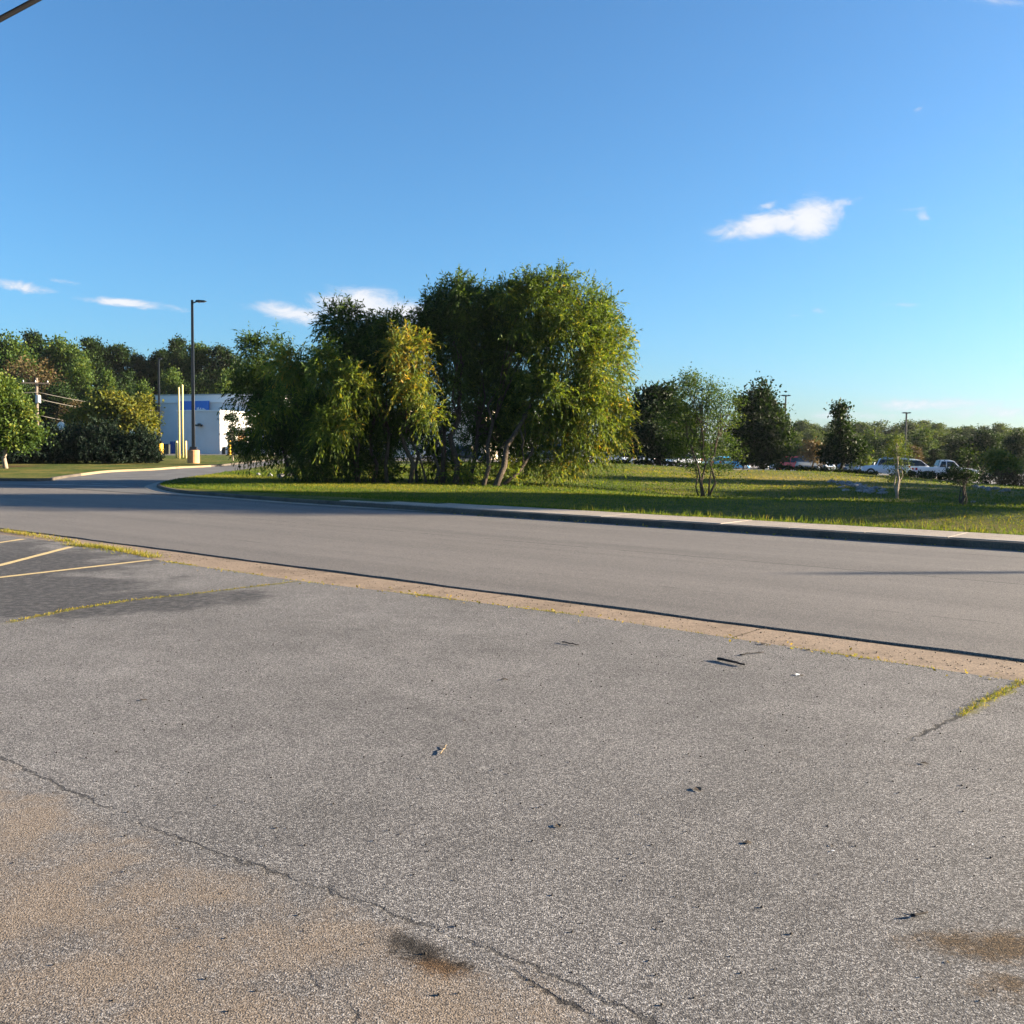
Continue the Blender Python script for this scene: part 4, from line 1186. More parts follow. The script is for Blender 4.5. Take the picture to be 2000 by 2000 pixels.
LW = 'trees of the wood on the left'
left_wood = [
    (-40, 640, 128, 110, 'round', 'leaf', 'broadleaf tree of the left wood beyond the left edge'),
    (20, 648, 128, 100, 'round', 'leaf', 'sunlit green broadleaf at the far left of the skyline'),
    (62, 655, 138, 60, 'pine', 'dark_leaf', 'dark pine between the far-left broadleaf and the broad oak'),
    (112, 652, 136, 105, 'round', 'leaf', 'broad green tree, tallest crown above the utility pole'),
    (78, 690, 120, 105, 'open', 'brown_leaf', 'brownish thin-leaved tree behind the utility pole'),
    (145, 668, 134, 70, 'round', 'leaf', 'green tree right of the tallest left crown'),
    (160, 702, 118, 56, 'oval', 'leaf', 'olive-yellow narrow tree in front of the left wood'),
    (180, 668, 140, 62, 'pine', 'dark_leaf', 'dark pine standing on the skyline right of the green trees'),
    (207, 685, 140, 56, 'pine', 'dark_leaf', 'dark pine between the two higher skyline pines'),
    (243, 680, 142, 64, 'pine', 'dark_leaf', 'clumpy dark pine on the skyline left of the far lamp post'),
    (268, 698, 142, 50, 'pine', 'dark_leaf', 'lower dark pine just left of the far lamp post'),
    (216, 722, 116, 42, 'oval', 'leaf', 'light green small tree below the dark pines'),
    (245, 728, 118, 50, 'oval', 'dark_leaf', 'mid-green small tree right of the light green one'),
    (283, 742, 112, 44, 'oval', 'leaf', 'light green bushy tree left of the white building'),
    (308, 700, 150, 46, 'pine', 'dark_leaf', 'small dark pine behind the far lamp post'),
    (340, 716, 128, 64, 'round', 'leaf', 'olive tree behind the tall yellow poles'),
    (355, 668, 146, 56, 'pine', 'dark_leaf', 'dark pine on the skyline just left of the near lamp post'),
    (395, 678, 144, 60, 'pine', 'leaf', 'thin pale-stemmed pine right of the near lamp post'),
    (430, 682, 142, 66, 'pine', 'dark_leaf', 'dark pine above the white building roof'),
    (462, 690, 142, 60, 'round', 'dark_leaf', 'dark tree above the right end of the white building'),
    (440, 722, 126, 40, 'oval', 'leaf', 'light green narrow tree above the white building'),
    (395, 728, 126, 56, 'round', 'dark_leaf', 'dark tree behind the blue wall sign'),
    (30, 735, 112, 90, 'round', 'dark_leaf', 'dark understorey tree behind the pale-trunked street tree'),
    (120, 745, 110, 80, 'round', 'dark_leaf', 'dark understorey tree behind the cables'),
    (190, 760, 112, 70, 'round', 'dark_leaf', 'dark understorey tree behind the turning tree'),
    (150, 780, 108, 60, 'round', 'brown_leaf', 'brownish undergrowth tree behind the stop sign'),
    (270, 760, 128, 60, 'round', 'dark_leaf', 'dark understorey tree left of the building roof'),
    (510, 700, 150, 70, 'round', 'dark_leaf', 'tree of the left wood mostly hidden behind the willows'),
    (570, 715, 150, 70, 'pine', 'dark_leaf', 'pine of the left wood hidden behind the willows'),
    (330, 760, 124, 60, 'round', 'dark_leaf', 'dark understorey tree left of the tall yellow poles'),
    (420, 745, 126, 60, 'round', 'leaf', 'green understorey tree above the lamp-lit wall corner'),
    (370, 745, 124, 50, 'oval', 'dark_leaf', 'dark understorey tree just above the blue wall sign'),
    (285, 705, 150, 60, 'round', 'dark_leaf', 'dark round tree in the dip left of the far lamp post'),
    (325, 690, 150, 60, 'pine', 'dark_leaf', 'dark pine between the two left lamp posts'),
    (225, 745, 122, 60, 'round', 'dark_leaf', 'dark understorey tree below the light green small tree'),
]
for i, (px, top, Y, w_, k, mt, lb) in enumerate(left_wood):
    wood_tree('pine_tree' if k == 'pine' else 'wood_tree', px, top, Y, w_, k, mt, lb, LW, i, 'pale_bark' if 'pale' in lb else 'bark')

RW = 'trees of the far right treeline'
rw = random.Random(5)
far_top = {1500: 838, 1530: 826, 1560: 822, 1590: 822, 1620: 830, 1650: 826, 1680: 820, 1710: 824, 1740: 830, 1770: 822, 1800: 818, 1830: 826, 1860: 834, 1890: 830, 1920: 828, 1950: 826, 1980: 832, 2010: 830, 2050: 826, 2100: 830}
for i, (px, tp) in enumerate(far_top.items()):
    wood_tree('wood_tree', px + rw.uniform(-6, 6), tp + rw.uniform(-4, 4), rw.uniform(195, 225), rw.uniform(48, 66), rw.choice(['round', 'oval', 'round']), 'far_leaf', 'hazy grey-green skyline tree of the far right treeline, %s from the left' % ORD[i], RW, 3 * i + rw.randint(0, 1))
    wood_tree('wood_tree', px + 14 + rw.uniform(-6, 6), tp + rw.uniform(14, 26), rw.uniform(165, 185), rw.uniform(40, 56), rw.choice(['round', 'oval']), rw.choice(['far_leaf', 'far_leaf', 'dark_leaf']), 'lower tree in front of the far right treeline, %s from the left' % ORD[i], RW, 5 * i + 1)
for i, (px, top, Y, w_, k, mt, lb) in enumerate([
        (1700, 842, 150, 46, 'oval', 'leaf', 'yellowish tree in the treeline behind the slender sapling'),
        (1735, 848, 150, 40, 'round', 'leaf', 'yellow-green tree just left of the right far lamp post'),
        (1800, 838, 150, 52, 'oval', 'leaf', 'tall yellow-green tree above the white pickup'),
        (1780, 868, 140, 34, 'round', 'brown_leaf', 'brownish low tree behind the white vehicles'),
        (1826, 878, 125, 30, 'pine', 'dark_leaf', 'small dark conifer behind the white pickup'),
        (1560, 868, 130, 26, 'pine', 'dark_leaf', 'small dark conifer behind the red van'),
        (1725, 880, 135, 30, 'oval', 'dark_leaf', 'small dark tree behind the silver off-roader'),
        (1875, 850, 130, 50, 'round', 'dark_leaf', 'dark grey-green tree behind the short dark sapling'),
        (1920, 838, 128, 60, 'round', 'dark_leaf', 'large dark tree of the treeline near the right edge'),
        (1985, 838, 118, 60, 'round', 'dark_leaf', 'dark tree of the treeline at the right edge'),
        (1510, 850, 160, 40, 'oval', 'leaf', 'light green tree just right of the large dark oval tree'),
        (1190, 860, 130, 40, 'round', 'brown_leaf', 'brownish tree glimpsed at the right foot of the big willow')]):
    wood_tree('pine_tree' if k == 'pine' else 'wood_tree', px, top, Y, w_, k, mt, lb, RW, i + 2)
for i, px in enumerate(range(1180, 1500, 32)):
    wood_tree('wood_tree', px + rw.uniform(-6, 6), 864 + rw.uniform(-5, 5), rw.uniform(230, 260), 44, 'round', 'far_leaf', 'distant low horizon tree behind the dark round trees, %s from the left' % ORD[i], RW, i)
# ------------------------------------------------------------------ hedges and shrubs of the car park
def shrub_row(px0, px1, py0, py1, Y, n, hpx, mat, labels, group, name='hedge_shrub', seed=0, dens=9):
    for i in range(n):
        f_ = (i + .5) / n
        px = px0 + (px1 - px0) * f_
        g = foot(px, Y, .06)
        s = Y / FPX
        zt = at(px, py0 + (py1 - py0) * f_ - hpx, Y)[2]
        hh = max(.28, zt - g[2]); R = abs(px1 - px0) / n * .62 * s
        lb = labels + ', %s from the left' % ORD[i]
        tree(name, lb, 'shrub', g, [((0, 0, 0), (g[0], g[1], g[2] + hh * .6), .04)],
             [((g[0], g[1], g[2] + hh * .52), (R, R * .9, hh * .5), int(dens * R * hh * 8), .4)], 'broad', mat, M['dark_bark'], 200 + seed + i, group,
             limbs=2, leaf=(.15, .09), per=14, clump=min(.2, hh * .16))


shrub_row(1765, 1935, 945, 948, 72, 6, 24, M['dark_leaf'], 'clipped dark hedge shrub in front of the white pickup', 'hedge in front of the white pickup', seed=0)
shrub_row(1946, 2010, 950, 955, 66, 3, 30, M['brown_leaf'], 'reddish brown shrub on the mound at the right edge', 'brown shrubs at the right edge', 'shrub', seed=10)
shrub_row(1505, 1710, 923, 933, 71, 8, 6, M['dark_leaf'], 'low green shrub along the edge of the car park', 'low hedge along the car park', seed=20, dens=12)
shrub_row(1190, 1330, 908, 915, 73, 6, 8, M['dark_leaf'], 'dark shrub below the white cars right of the willow', 'dark hedge right of the willow', seed=30)
shrub_row(1330, 1430, 921, 923, 68, 4, 6, M['dark_leaf'], 'low shrub in front of the bright blue car', 'shrubs in front of the blue car', seed=40, dens=12)

# ------------------------------------------------------------------ rocks
def rock(c, s, seed):
    rng = np.random.default_rng(seed)
    bm = bmesh.new(); bmesh.ops.create_icosphere(bm, subdivisions=1, radius=.5)
    for v_ in bm.verts:
        v_.co = Vector((v_.co.x * s[0], v_.co.y * s[1], v_.co.z * s[2])) * float(rng.uniform(.72, 1.18))
    me = bpy.data.meshes.new('rock'); bm.to_mesh(me); bm.free()
    o = link('rock', me, M['rock'], None, c); o.rotation_euler = (rng.uniform(-.3, .3), rng.uniform(-.3, .3), rng.uniform(0, 6.28))
    return o


def rock_pile(pts, n, spread, size, label, group, seed):
    rng = np.random.default_rng(seed)
    L = smooth_line([gnd(*q, .12)[:2] for q in pts], .3)
    for i in range(n):
        q = L[int(len(L) * (i + rng.random() * .8) / n)]
        x, y = q[0] + rng.normal() * spread, q[1] + rng.normal() * spread
        s = rng.uniform(.5, 1.2, 3) * size; s[2] *= .5
        tag(rock((x, y, h1(x, y) + .125 + s[2] * .22), s, seed + i), label, 'rock', group)


rock_pile([(1640, 942), (1665, 950), (1690, 958), (1718, 965)], 60, .5, .42, 'pale rock of the stony drainage run on the sunlit bank', 'rocks of the drainage run', 300)
rock_pile([(1908, 950), (1935, 960)], 14, .3, .5, 'pale rock of the small heap by the brown shrubs', 'rocks below the brown shrubs', 400)
for i, (px, py, s, lb) in enumerate([(528, 931, .34, 'small pale rock at the left foot of the thicket'), (548, 934, .5, 'biggest pale rock at the left foot of the thicket'), (566, 932, .4, 'pale rock touching the dark bush'), (505, 929, .3, 'pale rock nearest the side street kerb'), (578, 937, .28, 'smallest pale rock nearest the dark bush')]):
    g = gnd(px, py, .12)
    tag(rock((g[0], g[1], g[2] + s * .2), (s, s * .8, s * .6), 420 + i), lb, 'rock', 'rocks beside the side street')
g = gnd(1900, 982, .12)
tag(rock((g[0], g[1], g[2] + .04), (.35, .18, .14), 431), 'lone pale stone on the lawn right of the dark sapling', 'rock')

# ------------------------------------------------------------------ white building
bld = empty('building', at(430, 885, 106), 'white flat-roofed building with blue wall sign behind the lamp posts', 'building')
B0 = np.array(bld.location)


def wall_pts(pxa, Ya, pxb, Yb):
    a = at(pxa, 885, Ya)[:2]; b = at(pxb, 885, Yb)[:2]
    return a, b


def block(name, a, b, depth, z0, z1, mat, parent):
    """box with front edge a-b (plan) running back by depth"""
    a = np.array(a); b = np.array(b); t = unit(b - a); n = np.array([-t[1], t[0]])
    q = [a, b, b + n * depth, a + n * depth]
    vs = [(p[0] - B0[0], p[1] - B0[1], z - B0[2]) for z in (z0, z1) for p in q]
    return MB().add(vs, [(3, 2, 1, 0), (4, 5, 6, 7), (0, 1, 5, 4), (1, 2, 6, 5), (2, 3, 7, 6), (3, 0, 4, 7)]).build(name, mat, parent), t, n


a0 = at(308, 885, 112)[:2]
t0 = unit(np.array([.93, -.37])); n0 = np.array([-t0[1], t0[0]])
e_main = a0 + t0 * 14.5
zb = h1(*e_main) - .3
z_main = at(378, 773.5, 109.8)[2]
wall, _, _ = block('wall', a0, e_main, 22, zb, z_main, M['white_wall'], bld)
par, _, _ = block('parapet', a0 - t0 * .15 - n0 * .15, e_main + t0 * .15 - n0 * .15, 22.3, z_main - .75, z_main + .08, M['white'], bld)
cap, _, _ = block('coping', a0 - t0 * .25 - n0 * .25, e_main + t0 * .25 - n0 * .25, 22.5, z_main + .08, z_main + .2, M['galv'], par)
# lower front box whose right end catches the sun
fb = at(430, 885, 99.5)[:2]
fa = fb - t0 * 5.6
z_low = at(430, 803, 99.5)[2]
block('front_wall', fa, fb, 8.0, zb, z_low, M['white_wall'], bld)
block('front_coping', fa - t0 * .08 - n0 * .08, fb + t0 * .08 - n0 * .08, 8.1, z_low, z_low + .12, M['white'], bld)
# wing at the left, lower
wa = a0 - t0 * 12 + n0 * 1.2
block('wing_wall', wa, a0 + t0 * .4 + n0 * 1.2, 15, zb, at(300, 812, 112)[2], M['white_wall'], bld)
# long rear part that shows through the willows
ra = e_main + n0 * 6
block('rear_wall', ra, ra + t0 * 27, 14, zb, z_low + .9, M['white_wall'], bld)
for k in range(3):
    c = e_main + t0 * (5 + k * 9) + n0 * 2.2
    block('pier', c, c + t0 * 3.6, 3.6, zb, z_low + .4, M['cream_wall'], bld)
ca = fb + t0 * .05
block('canopy', ca + n0 * 2.3, ca + t0 * 2.4 + n0 * 2.3, 3.4, z_low - 1.9, z_low - 1.65, M['white'], bld)


def on_wall(px, py, base=a0, out=.0):
    """point of the front wall plane seen at a pixel"""
    d = ray(px, py); P0 = np.array([base[0], base[1]]) - n0 * out
    k = ((P0 - CAM[:2]) @ n0) / (d[:2] @ n0)
    return CAM + d * k


def wall_panel(name, px0, px1, py0, py1, base, out, thick, mat, parent):
    c = on_wall((px0 + px1) / 2, (py0 + py1) / 2, base, out)
    l = on_wall(px0, py1, base, out); r = on_wall(px1, py0, base, out)
    w_ = np.linalg.norm((r - l)[:2]); hh = r[2] - l[2]
    return MB().box((c[0] - B0[0], c[1] - B0[1], c[2] - B0[2]), (w_, thick, abs(hh)), math.atan2(t0[1], t0[0])).build(name, mat, parent)


sg = wall_panel('wall_sign', 351, 408, 783, 802, a0, .25, .12, M['sign_blue'], bld)
for k, (x0, x1, top) in enumerate([(384.5, 386.5, 796.2), (387, 388.5, 795.2), (389, 390.2, 799), (391, 393, 796.6), (393.6, 395, 799.6), (395.6, 397.4, 797), (398, 400, 798.2), (400.6, 402.2, 799.8), (353, 362, 801), (363, 372, 800.6), (403, 406, 801)]):
    wall_panel('sign_mark', x0, x1, top, 802.2, a0, .32, .05, M['white'], sg)
wl = wall_panel('wall_light', 384, 393.5, 829, 832.5, fa, .18, .5, M['black_metal'], bld)
wall_panel('light_bracket', 387, 391, 827, 829.2, fa, .10, .2, M['black_metal'], wl)
# dark doorway, orange poster and white frames at the sunlit end
for nm, dx, w_, z0_, z1_, mt in (('doorway', 1.2, 1.2, zb, zb + 2.6, 'black_metal'), ('poster', 2.9, 1.5, zb + 1.5, zb + 3.0, 'tan_base'), ('window', 4.8, 1.4, zb + .9, zb + 2.6, 'glass')):
    block(nm, fb - t0 * .05 + n0 * dx, fb + t0 * .06 + n0 * dx, w_, z0_, z1_, M[mt], bld)


def box_thing(name, px0, px1, py0, py1, Y, depth, mat, label, cat, group=None, rz=0.0, bevel=.03):
    l = at(px0, py1, Y); r = at(px1, py0, Y)
    g = np.array([(l[0] + r[0]) / 2, Y, l[2]])
    g[2] = min(g[2], h1(g[0], Y) + .02) if False else h1(g[0], Y) + .01
    hh = max(.2, r[2] - g[2])
    o = MB().box((0, 0, hh / 2), (r[0] - l[0], depth, hh), rz).build(name, mat, None, loc=g, bevel=bevel)
    return tag(o, label, cat, group)


def bin_thing(name, px0, px1, py0, Y, mat, lid_mat, label, cat):
    l = at(px0, 880, Y); r = at(px1, py0, Y); x = (l[0] + r[0]) / 2; z = h1(x, Y); w_ = r[0] - l[0]; hh = max(.8, r[2] - z)
    root = empty(name, (x, Y, z), label, cat)
    MB().box((0, 0, hh * .45), (w_, w_ * .7, hh * .9), 0, 1.06).build('bin_body', mat, root, bevel=.03)
    MB().box((0, .03, hh * .93), (w_ * 1.1, w_ * .8, hh * .12), 0, .9).build('lid', lid_mat, root, bevel=.03)
    MB().tube([(-w_ * .5, w_ * .42, hh * .85), (w_ * .5, w_ * .42, hh * .85)], .04, 6).build('handle', lid_mat, root)
    return root


M['bin_green'] = mat_simple('dark_green_bin', (.03, .035, .03), .6)
M['bin_blue'] = mat_simple('blue_bin', (.02, .07, .24), .5)
bin_thing('dumpster', 320, 331, 867, 98, M['bin_green'], M['black_metal'], 'dark green waste container right of the yellow lamp base', 'container')
bin_thing('dumpster', 333, 342, 862, 101, M['bin_blue'], M['bin_blue'], 'blue waste container by the white wall behind the bollards', 'container')
bin_thing('trash_can', 434, 440, 875, 99, M['bin_green'], M['black_metal'], 'small dark trash can at the sunlit building corner', 'trash can')
bin_thing('trash_can', 458, 466, 866, 99, M['black_metal'], M['black_metal'], 'black trash can behind the staked sapling', 'trash can')

# ------------------------------------------------------------------ lamp posts
def lamp_post(px, Y, top, base_top, base_w, base_mat, arm_px, label, name='lamp_post', pole_w=.20, heads=1, base_h=None):
    g = foot(px, Y, .1)
    s = Y / FPX
    root = empty(name, g, label, 'lamp post', 'lamp posts')
    bh = base_h if base_h is not None else at(px, base_top, Y)[2] - g[2]
    R = base_w * s / 2
    hh = at(px, top, Y)[2] - g[2]
    if R > 0:
        MB().lathe((0, 0, -.15), [(R, 0), (R, bh + .11), (R * .93, bh + .15)], 24).build('concrete_base', base_mat, root, smooth=False)
    MB().box((0, 0, bh + .12), (pole_w * 2.4, pole_w * 2.4, .24), .2, .8).build('base_cover', M['black_metal'], root, bevel=.02)
    MB().box((0, 0, (bh + hh) / 2), (pole_w, pole_w, hh - bh), .2, .72).build('pole', M['black_metal'], root, bevel=.015)
    for k in range(heads):
        sg_ = 1 if k == 0 else -1
        L = arm_px * s
        MB().tube([(0, 0, hh - .22), (sg_ * L * .35, 0, hh - .1)], .045, 6).build('arm', M['black_metal'], root)
        hd = MB()
        y_ = .17
        prof = [(.28, -.13), (.42, -.17), (.95, -.10), (1.0, -.06), (.9, -.03), (.45, .0), (.3, -.03)]
        vs = [(sg_ * L * a, y_ * w__, hh + b) for w__ in (-1, 1) for a, b in prof]
        nP = len(prof)
        fs = [tuple(range(nP)), tuple(range(2 * nP - 1, nP - 1, -1))] + [(j, nP + j, nP + (j + 1) % nP, (j + 1) % nP) for j in range(nP)]
        h_ = hd.add(vs, fs).build('luminaire', M['black_metal'], root)
        MB().box((sg_ * L * .72, 0, hh - .147), (L * .3, .2, .02)).build('lens', M['glass'], h_)
    return root


lamp_post(378, 68, 586, 879, 23, M['tan_base'], 27, 'tall black lamp post with tan concrete base near the kerb', pole_w=.23)
lamp_post(312, 92, 699, 866, 13.5, M['yellow'], 6, 'shorter-looking black lamp post with yellow base by the junipers', pole_w=.2)
lamp_post(1531, 118, 771, 903, 11, M['yellow'], 9.5, 'twin-head lamp post rising behind the large dark oval tree', pole_w=.2, heads=2)
lamp_post(1767, 125, 805, 925, 7, M['pale_yellow'], 8.5, 'twin-head lamp post standing against the far right treeline', pole_w=.22, heads=2)
lamp_post(1706, 150, 838, 925, 6, M['pale_yellow'], 3, 'distant dark lamp post left of the slender sapling', pole_w=.26, heads=1)

# yellow posts near the tall lamp
def post(px, Y, top, wpx, mat, label, name='bollard', cat='bollard', group=None):
    g = foot(px, Y, .08); hh = at(px, top, Y)[2] - g[2]; R = wpx * Y / FPX / 2
    root = empty(name, g, label, cat, group)
    MB().lathe((0, 0, -.1), [(R, 0), (R, hh + .04), (R * .85, hh + .08), (R * .4, hh + .1)], 14).build('pipe', mat, root, smooth=True)
    MB().lathe((0, 0, -.02), [(R * 1.5, 0), (R * 1.5, .03), (R * 1.02, .05)], 14).build('collar', mat, root)
    return root


post(345.3, 80, 861, 4.6, M['pale_yellow'], 'pale yellow bollard left of the two tall thin poles', group='yellow bollards by the lamp post')
post(363, 80, 861, 4.2, M['pale_yellow'], 'pale yellow bollard right of the two tall thin poles', group='yellow bollards by the lamp post')
post(350.6, 79, 756, 3.2, M['pale_yellow'], 'shorter left one of two tall thin yellow poles', 'tall_pole', 'pole', 'tall thin yellow poles')
post(357.4, 82, 751, 3.2, M['pale_yellow'], 'taller right one of two tall thin yellow poles', 'tall_pole', 'pole', 'tall thin yellow poles')
post(449, 97, 858, 4.5, M['yellow'], 'yellow bollard at the sunlit end of the white building')
post(522, 86, 872, 3.5, M['white'], 'white post left of its pair beyond the willows', group='white posts beyond the willows')
post(535, 88, 868, 3.0, M['white'], 'white post right of its pair beyond the willows', group='white posts beyond the willows')
post(1146, 74, 876, 9, M['pale_yellow'], 'sunlit yellow post at the right foot of the largest willow')

# signs seen from behind
def sign(px, py, r, Y, sides, label, mat, name='road_sign', hx=1.0):
    g = foot(px, Y, .08); z = at(px, py, Y)[2] - g[2]; R = r * Y / FPX
    root = empty(name, g, label, 'sign')
    MB().box((0, .03, (z + R) / 2), (.06, .05, z + R)).build('post', M['galv'], root)
    pts = [(R * hx * math.cos(2 * math.pi * (k + .5) / sides), R * math.sin(2 * math.pi * (k + .5) / sides)) for k in range(sides)]
    vs = [(a, y_, z + b) for y_ in (-.012, .0) for a, b in pts]
    fs = [tuple(range(sides)), tuple(range(2 * sides - 1, sides - 1, -1))] + [(j, sides + j, sides + (j + 1) % sides, (j + 1) % sides) for j in range(sides)]
    MB().add(vs, fs).build('panel', mat, root)
    return root


sign(121, 832, 8.4, 70, 8, 'pale back of an octagonal stop sign above the junipers', M['white'], 'stop_sign')
sign(259, 848, 9, 78, 4, 'small white rectangular sign at the top of the junipers', M['white'], hx=.75)
sign(306, 842, 9.5, 100, 4, 'narrow white sign behind the yellow-based lamp post', M['white'], hx=.5)
sign(1731, 898, 7.5, 110, 4, 'small blue sign above the silver off-roader', M['sign_blue'], 'car_park_sign')
sign(1574, 894, 6, 118, 4, 'blue panel sign above the red van', M['sign_blue'], 'car_park_sign', hx=1.7)

# ------------------------------------------------------------------ utility pole, cables
up = foot(74, 97, 0)
zt = at(74, 738, 97)[2]
u = empty('utility_pole', up, 'weathered wooden utility pole with crossarm in front of the left wood', 'utility pole')
MB().tube([(0, 0, -.3), (0, 0, (zt - up[2]) * .5), (0, 0, zt - up[2])], [.19, .17, .14], 10).build('pole', M['wood'], u, smooth=True)
MB().box((0, -.2, zt - up[2] - .55), (2.6, .1, .13), .25).build('crossarm', M['wood'], u)
for k in (-1, 0, 1):
    MB().lathe((k * 1.1, -.2 + k * .28, zt - up[2] - .48), [(.05, 0), (.07, .08), (.05, .16), (.03, .22)], 8).build('insulator', M['galv'], u)
MB().lathe((.3, -.3, zt - up[2] - 2.6), [(.22, 0), (.25, .06), (.25, .75), (.2, .85)], 12).build('transformer', M['galv'], u)


def cable(pts, r, mat, label, sag=.0, group=None):
    a, b = np.array(pts[0]), np.array(pts[1]); n = 16
    path = [a + (b - a) * i / n - np.array([0, 0, sag * 4 * (i / n) * (1 - i / n)]) for i in range(n + 1)]
    return tag(MB().tube(path, r, 6).build('overhead_cable', mat, smooth=True), label, 'cable', group)


CG = 'overhead cables from the utility pole'
cable([at(74, 766, 96.8), at(320, 804, 107)], .028, M['pale_cable'], 'upper pale cable sloping from the utility pole to the white building', .25, CG)
cable([at(74, 779, 96.8), at(312, 812, 107)], .035, M['pale_cable'], 'thicker lower pale cable sloping from the utility pole to the building', .35, CG)
cable([at(76, 811, 96.8), at(300, 842, 107)], .03, M['pale_cable'], 'lowest pale cable behind the stop sign', .3, CG)
cable([at(-70, 756, 94), at(74, 766, 96.8)], .026, M['pale_cable'], 'pale cable running left from the utility pole', .25, CG)
cable([at(-500, 300, 9.0), at(420, -190, 13.0)], .030, M['cable'], 'thick black overhead cable crossing the upper left corner', .02)

# pole past the right edge, whose thin shadow lies on the road
pp = np.array([4.38, 12.97]) + np.array([.990, .139]) * 36.5
u2 = empty('utility_pole', (pp[0], pp[1], h1(*pp)), 'wooden utility pole past the right edge, shading the road', 'utility pole')
MB().tube([(0, 0, -.3), (0, 0, 4.2), (0, 0, 8.35)], [.15, .13, .11], 10).build('pole', M['wood'], u2, smooth=True)

# ------------------------------------------------------------------ vehicles
def paint_mat(name, c, metal=.25):
    m, t = material(name)
    x = t.n('ShaderNodeBsdfPrincipled')
    x.inputs['Base Color'].default_value = (*c, 1); x.inputs['Roughness'].default_value = .28; x.inputs['Metallic'].default_value = metal
    x.inputs['Coat Weight'].default_value = .6; x.inputs['Coat Roughness'].default_value = .06
    t.out(x.outputs[0])
    return m


def red_light():
    return M.setdefault('tail_red', mat_simple('tail_light_red', (.35, .01, .01), .25))


def clear_light():
    return M.setdefault('head_clear', mat_simple('headlight_lens', (.7, .72, .75), .12))


# side outlines (x along the car from nose to tail as fractions of length, z in metres): belt, roof
CARS = {
    'sedan': dict(L=4.7, Wd=1.82, H=1.45, belt=[(-.5, .52), (-.47, .68), (-.22, .88), (.2, .93), (.36, .95), (.48, .88), (.5, .58)], roof=[(-.20, .9), (-.06, 1.38), (.08, 1.45), (.2, 1.40), (.37, .95)]),
    'hatch': dict(L=4.1, Wd=1.76, H=1.52, belt=[(-.5, .52), (-.47, .70), (-.26, .93), (.2, .98), (.45, .98), (.49, .8), (.5, .55)], roof=[(-.25, .94), (-.08, 1.42), (.1, 1.52), (.38, 1.44), (.47, .98)]),
    'suv': dict(L=4.6, Wd=1.86, H=1.75, belt=[(-.5, .58), (-.48, .88), (-.26, 1.03), (.2, 1.08), (.47, 1.08), (.49, .9), (.5, .6)], roof=[(-.25, 1.04), (-.12, 1.6), (.05, 1.75), (.4, 1.70), (.475, 1.08)]),
    'van': dict(L=5.0, Wd=1.95, H=1.8, belt=[(-.5, .55), (-.48, .8), (-.33, 1.0), (.2, 1.05), (.48, 1.05), (.495, .9), (.5, .6)], roof=[(-.33, 1.0), (-.16, 1.66), (.0, 1.8), (.42, 1.76), (.485, 1.05)]),
    'offroad': dict(L=4.4, Wd=1.88, H=1.85, belt=[(-.5, .62), (-.495, 1.0), (-.2, 1.12), (.2, 1.12), (.485, 1.12), (.49, .95), (.5, .65)], roof=[(-.2, 1.12), (-.14, 1.74), (.0, 1.85), (.46, 1.83), (.482, 1.12)]),
    'pickup': dict(L=5.8, Wd=2.0, H=1.92, belt=[(-.5, .66), (-.49, 1.02), (-.22, 1.18), (.1, 1.2), (.16, 1.2), (.49, 1.18), (.5, .7)], roof=[(-.21, 1.18), (-.11, 1.8), (-.02, 1.92), (.1, 1.88), (.145, 1.2)]),
}


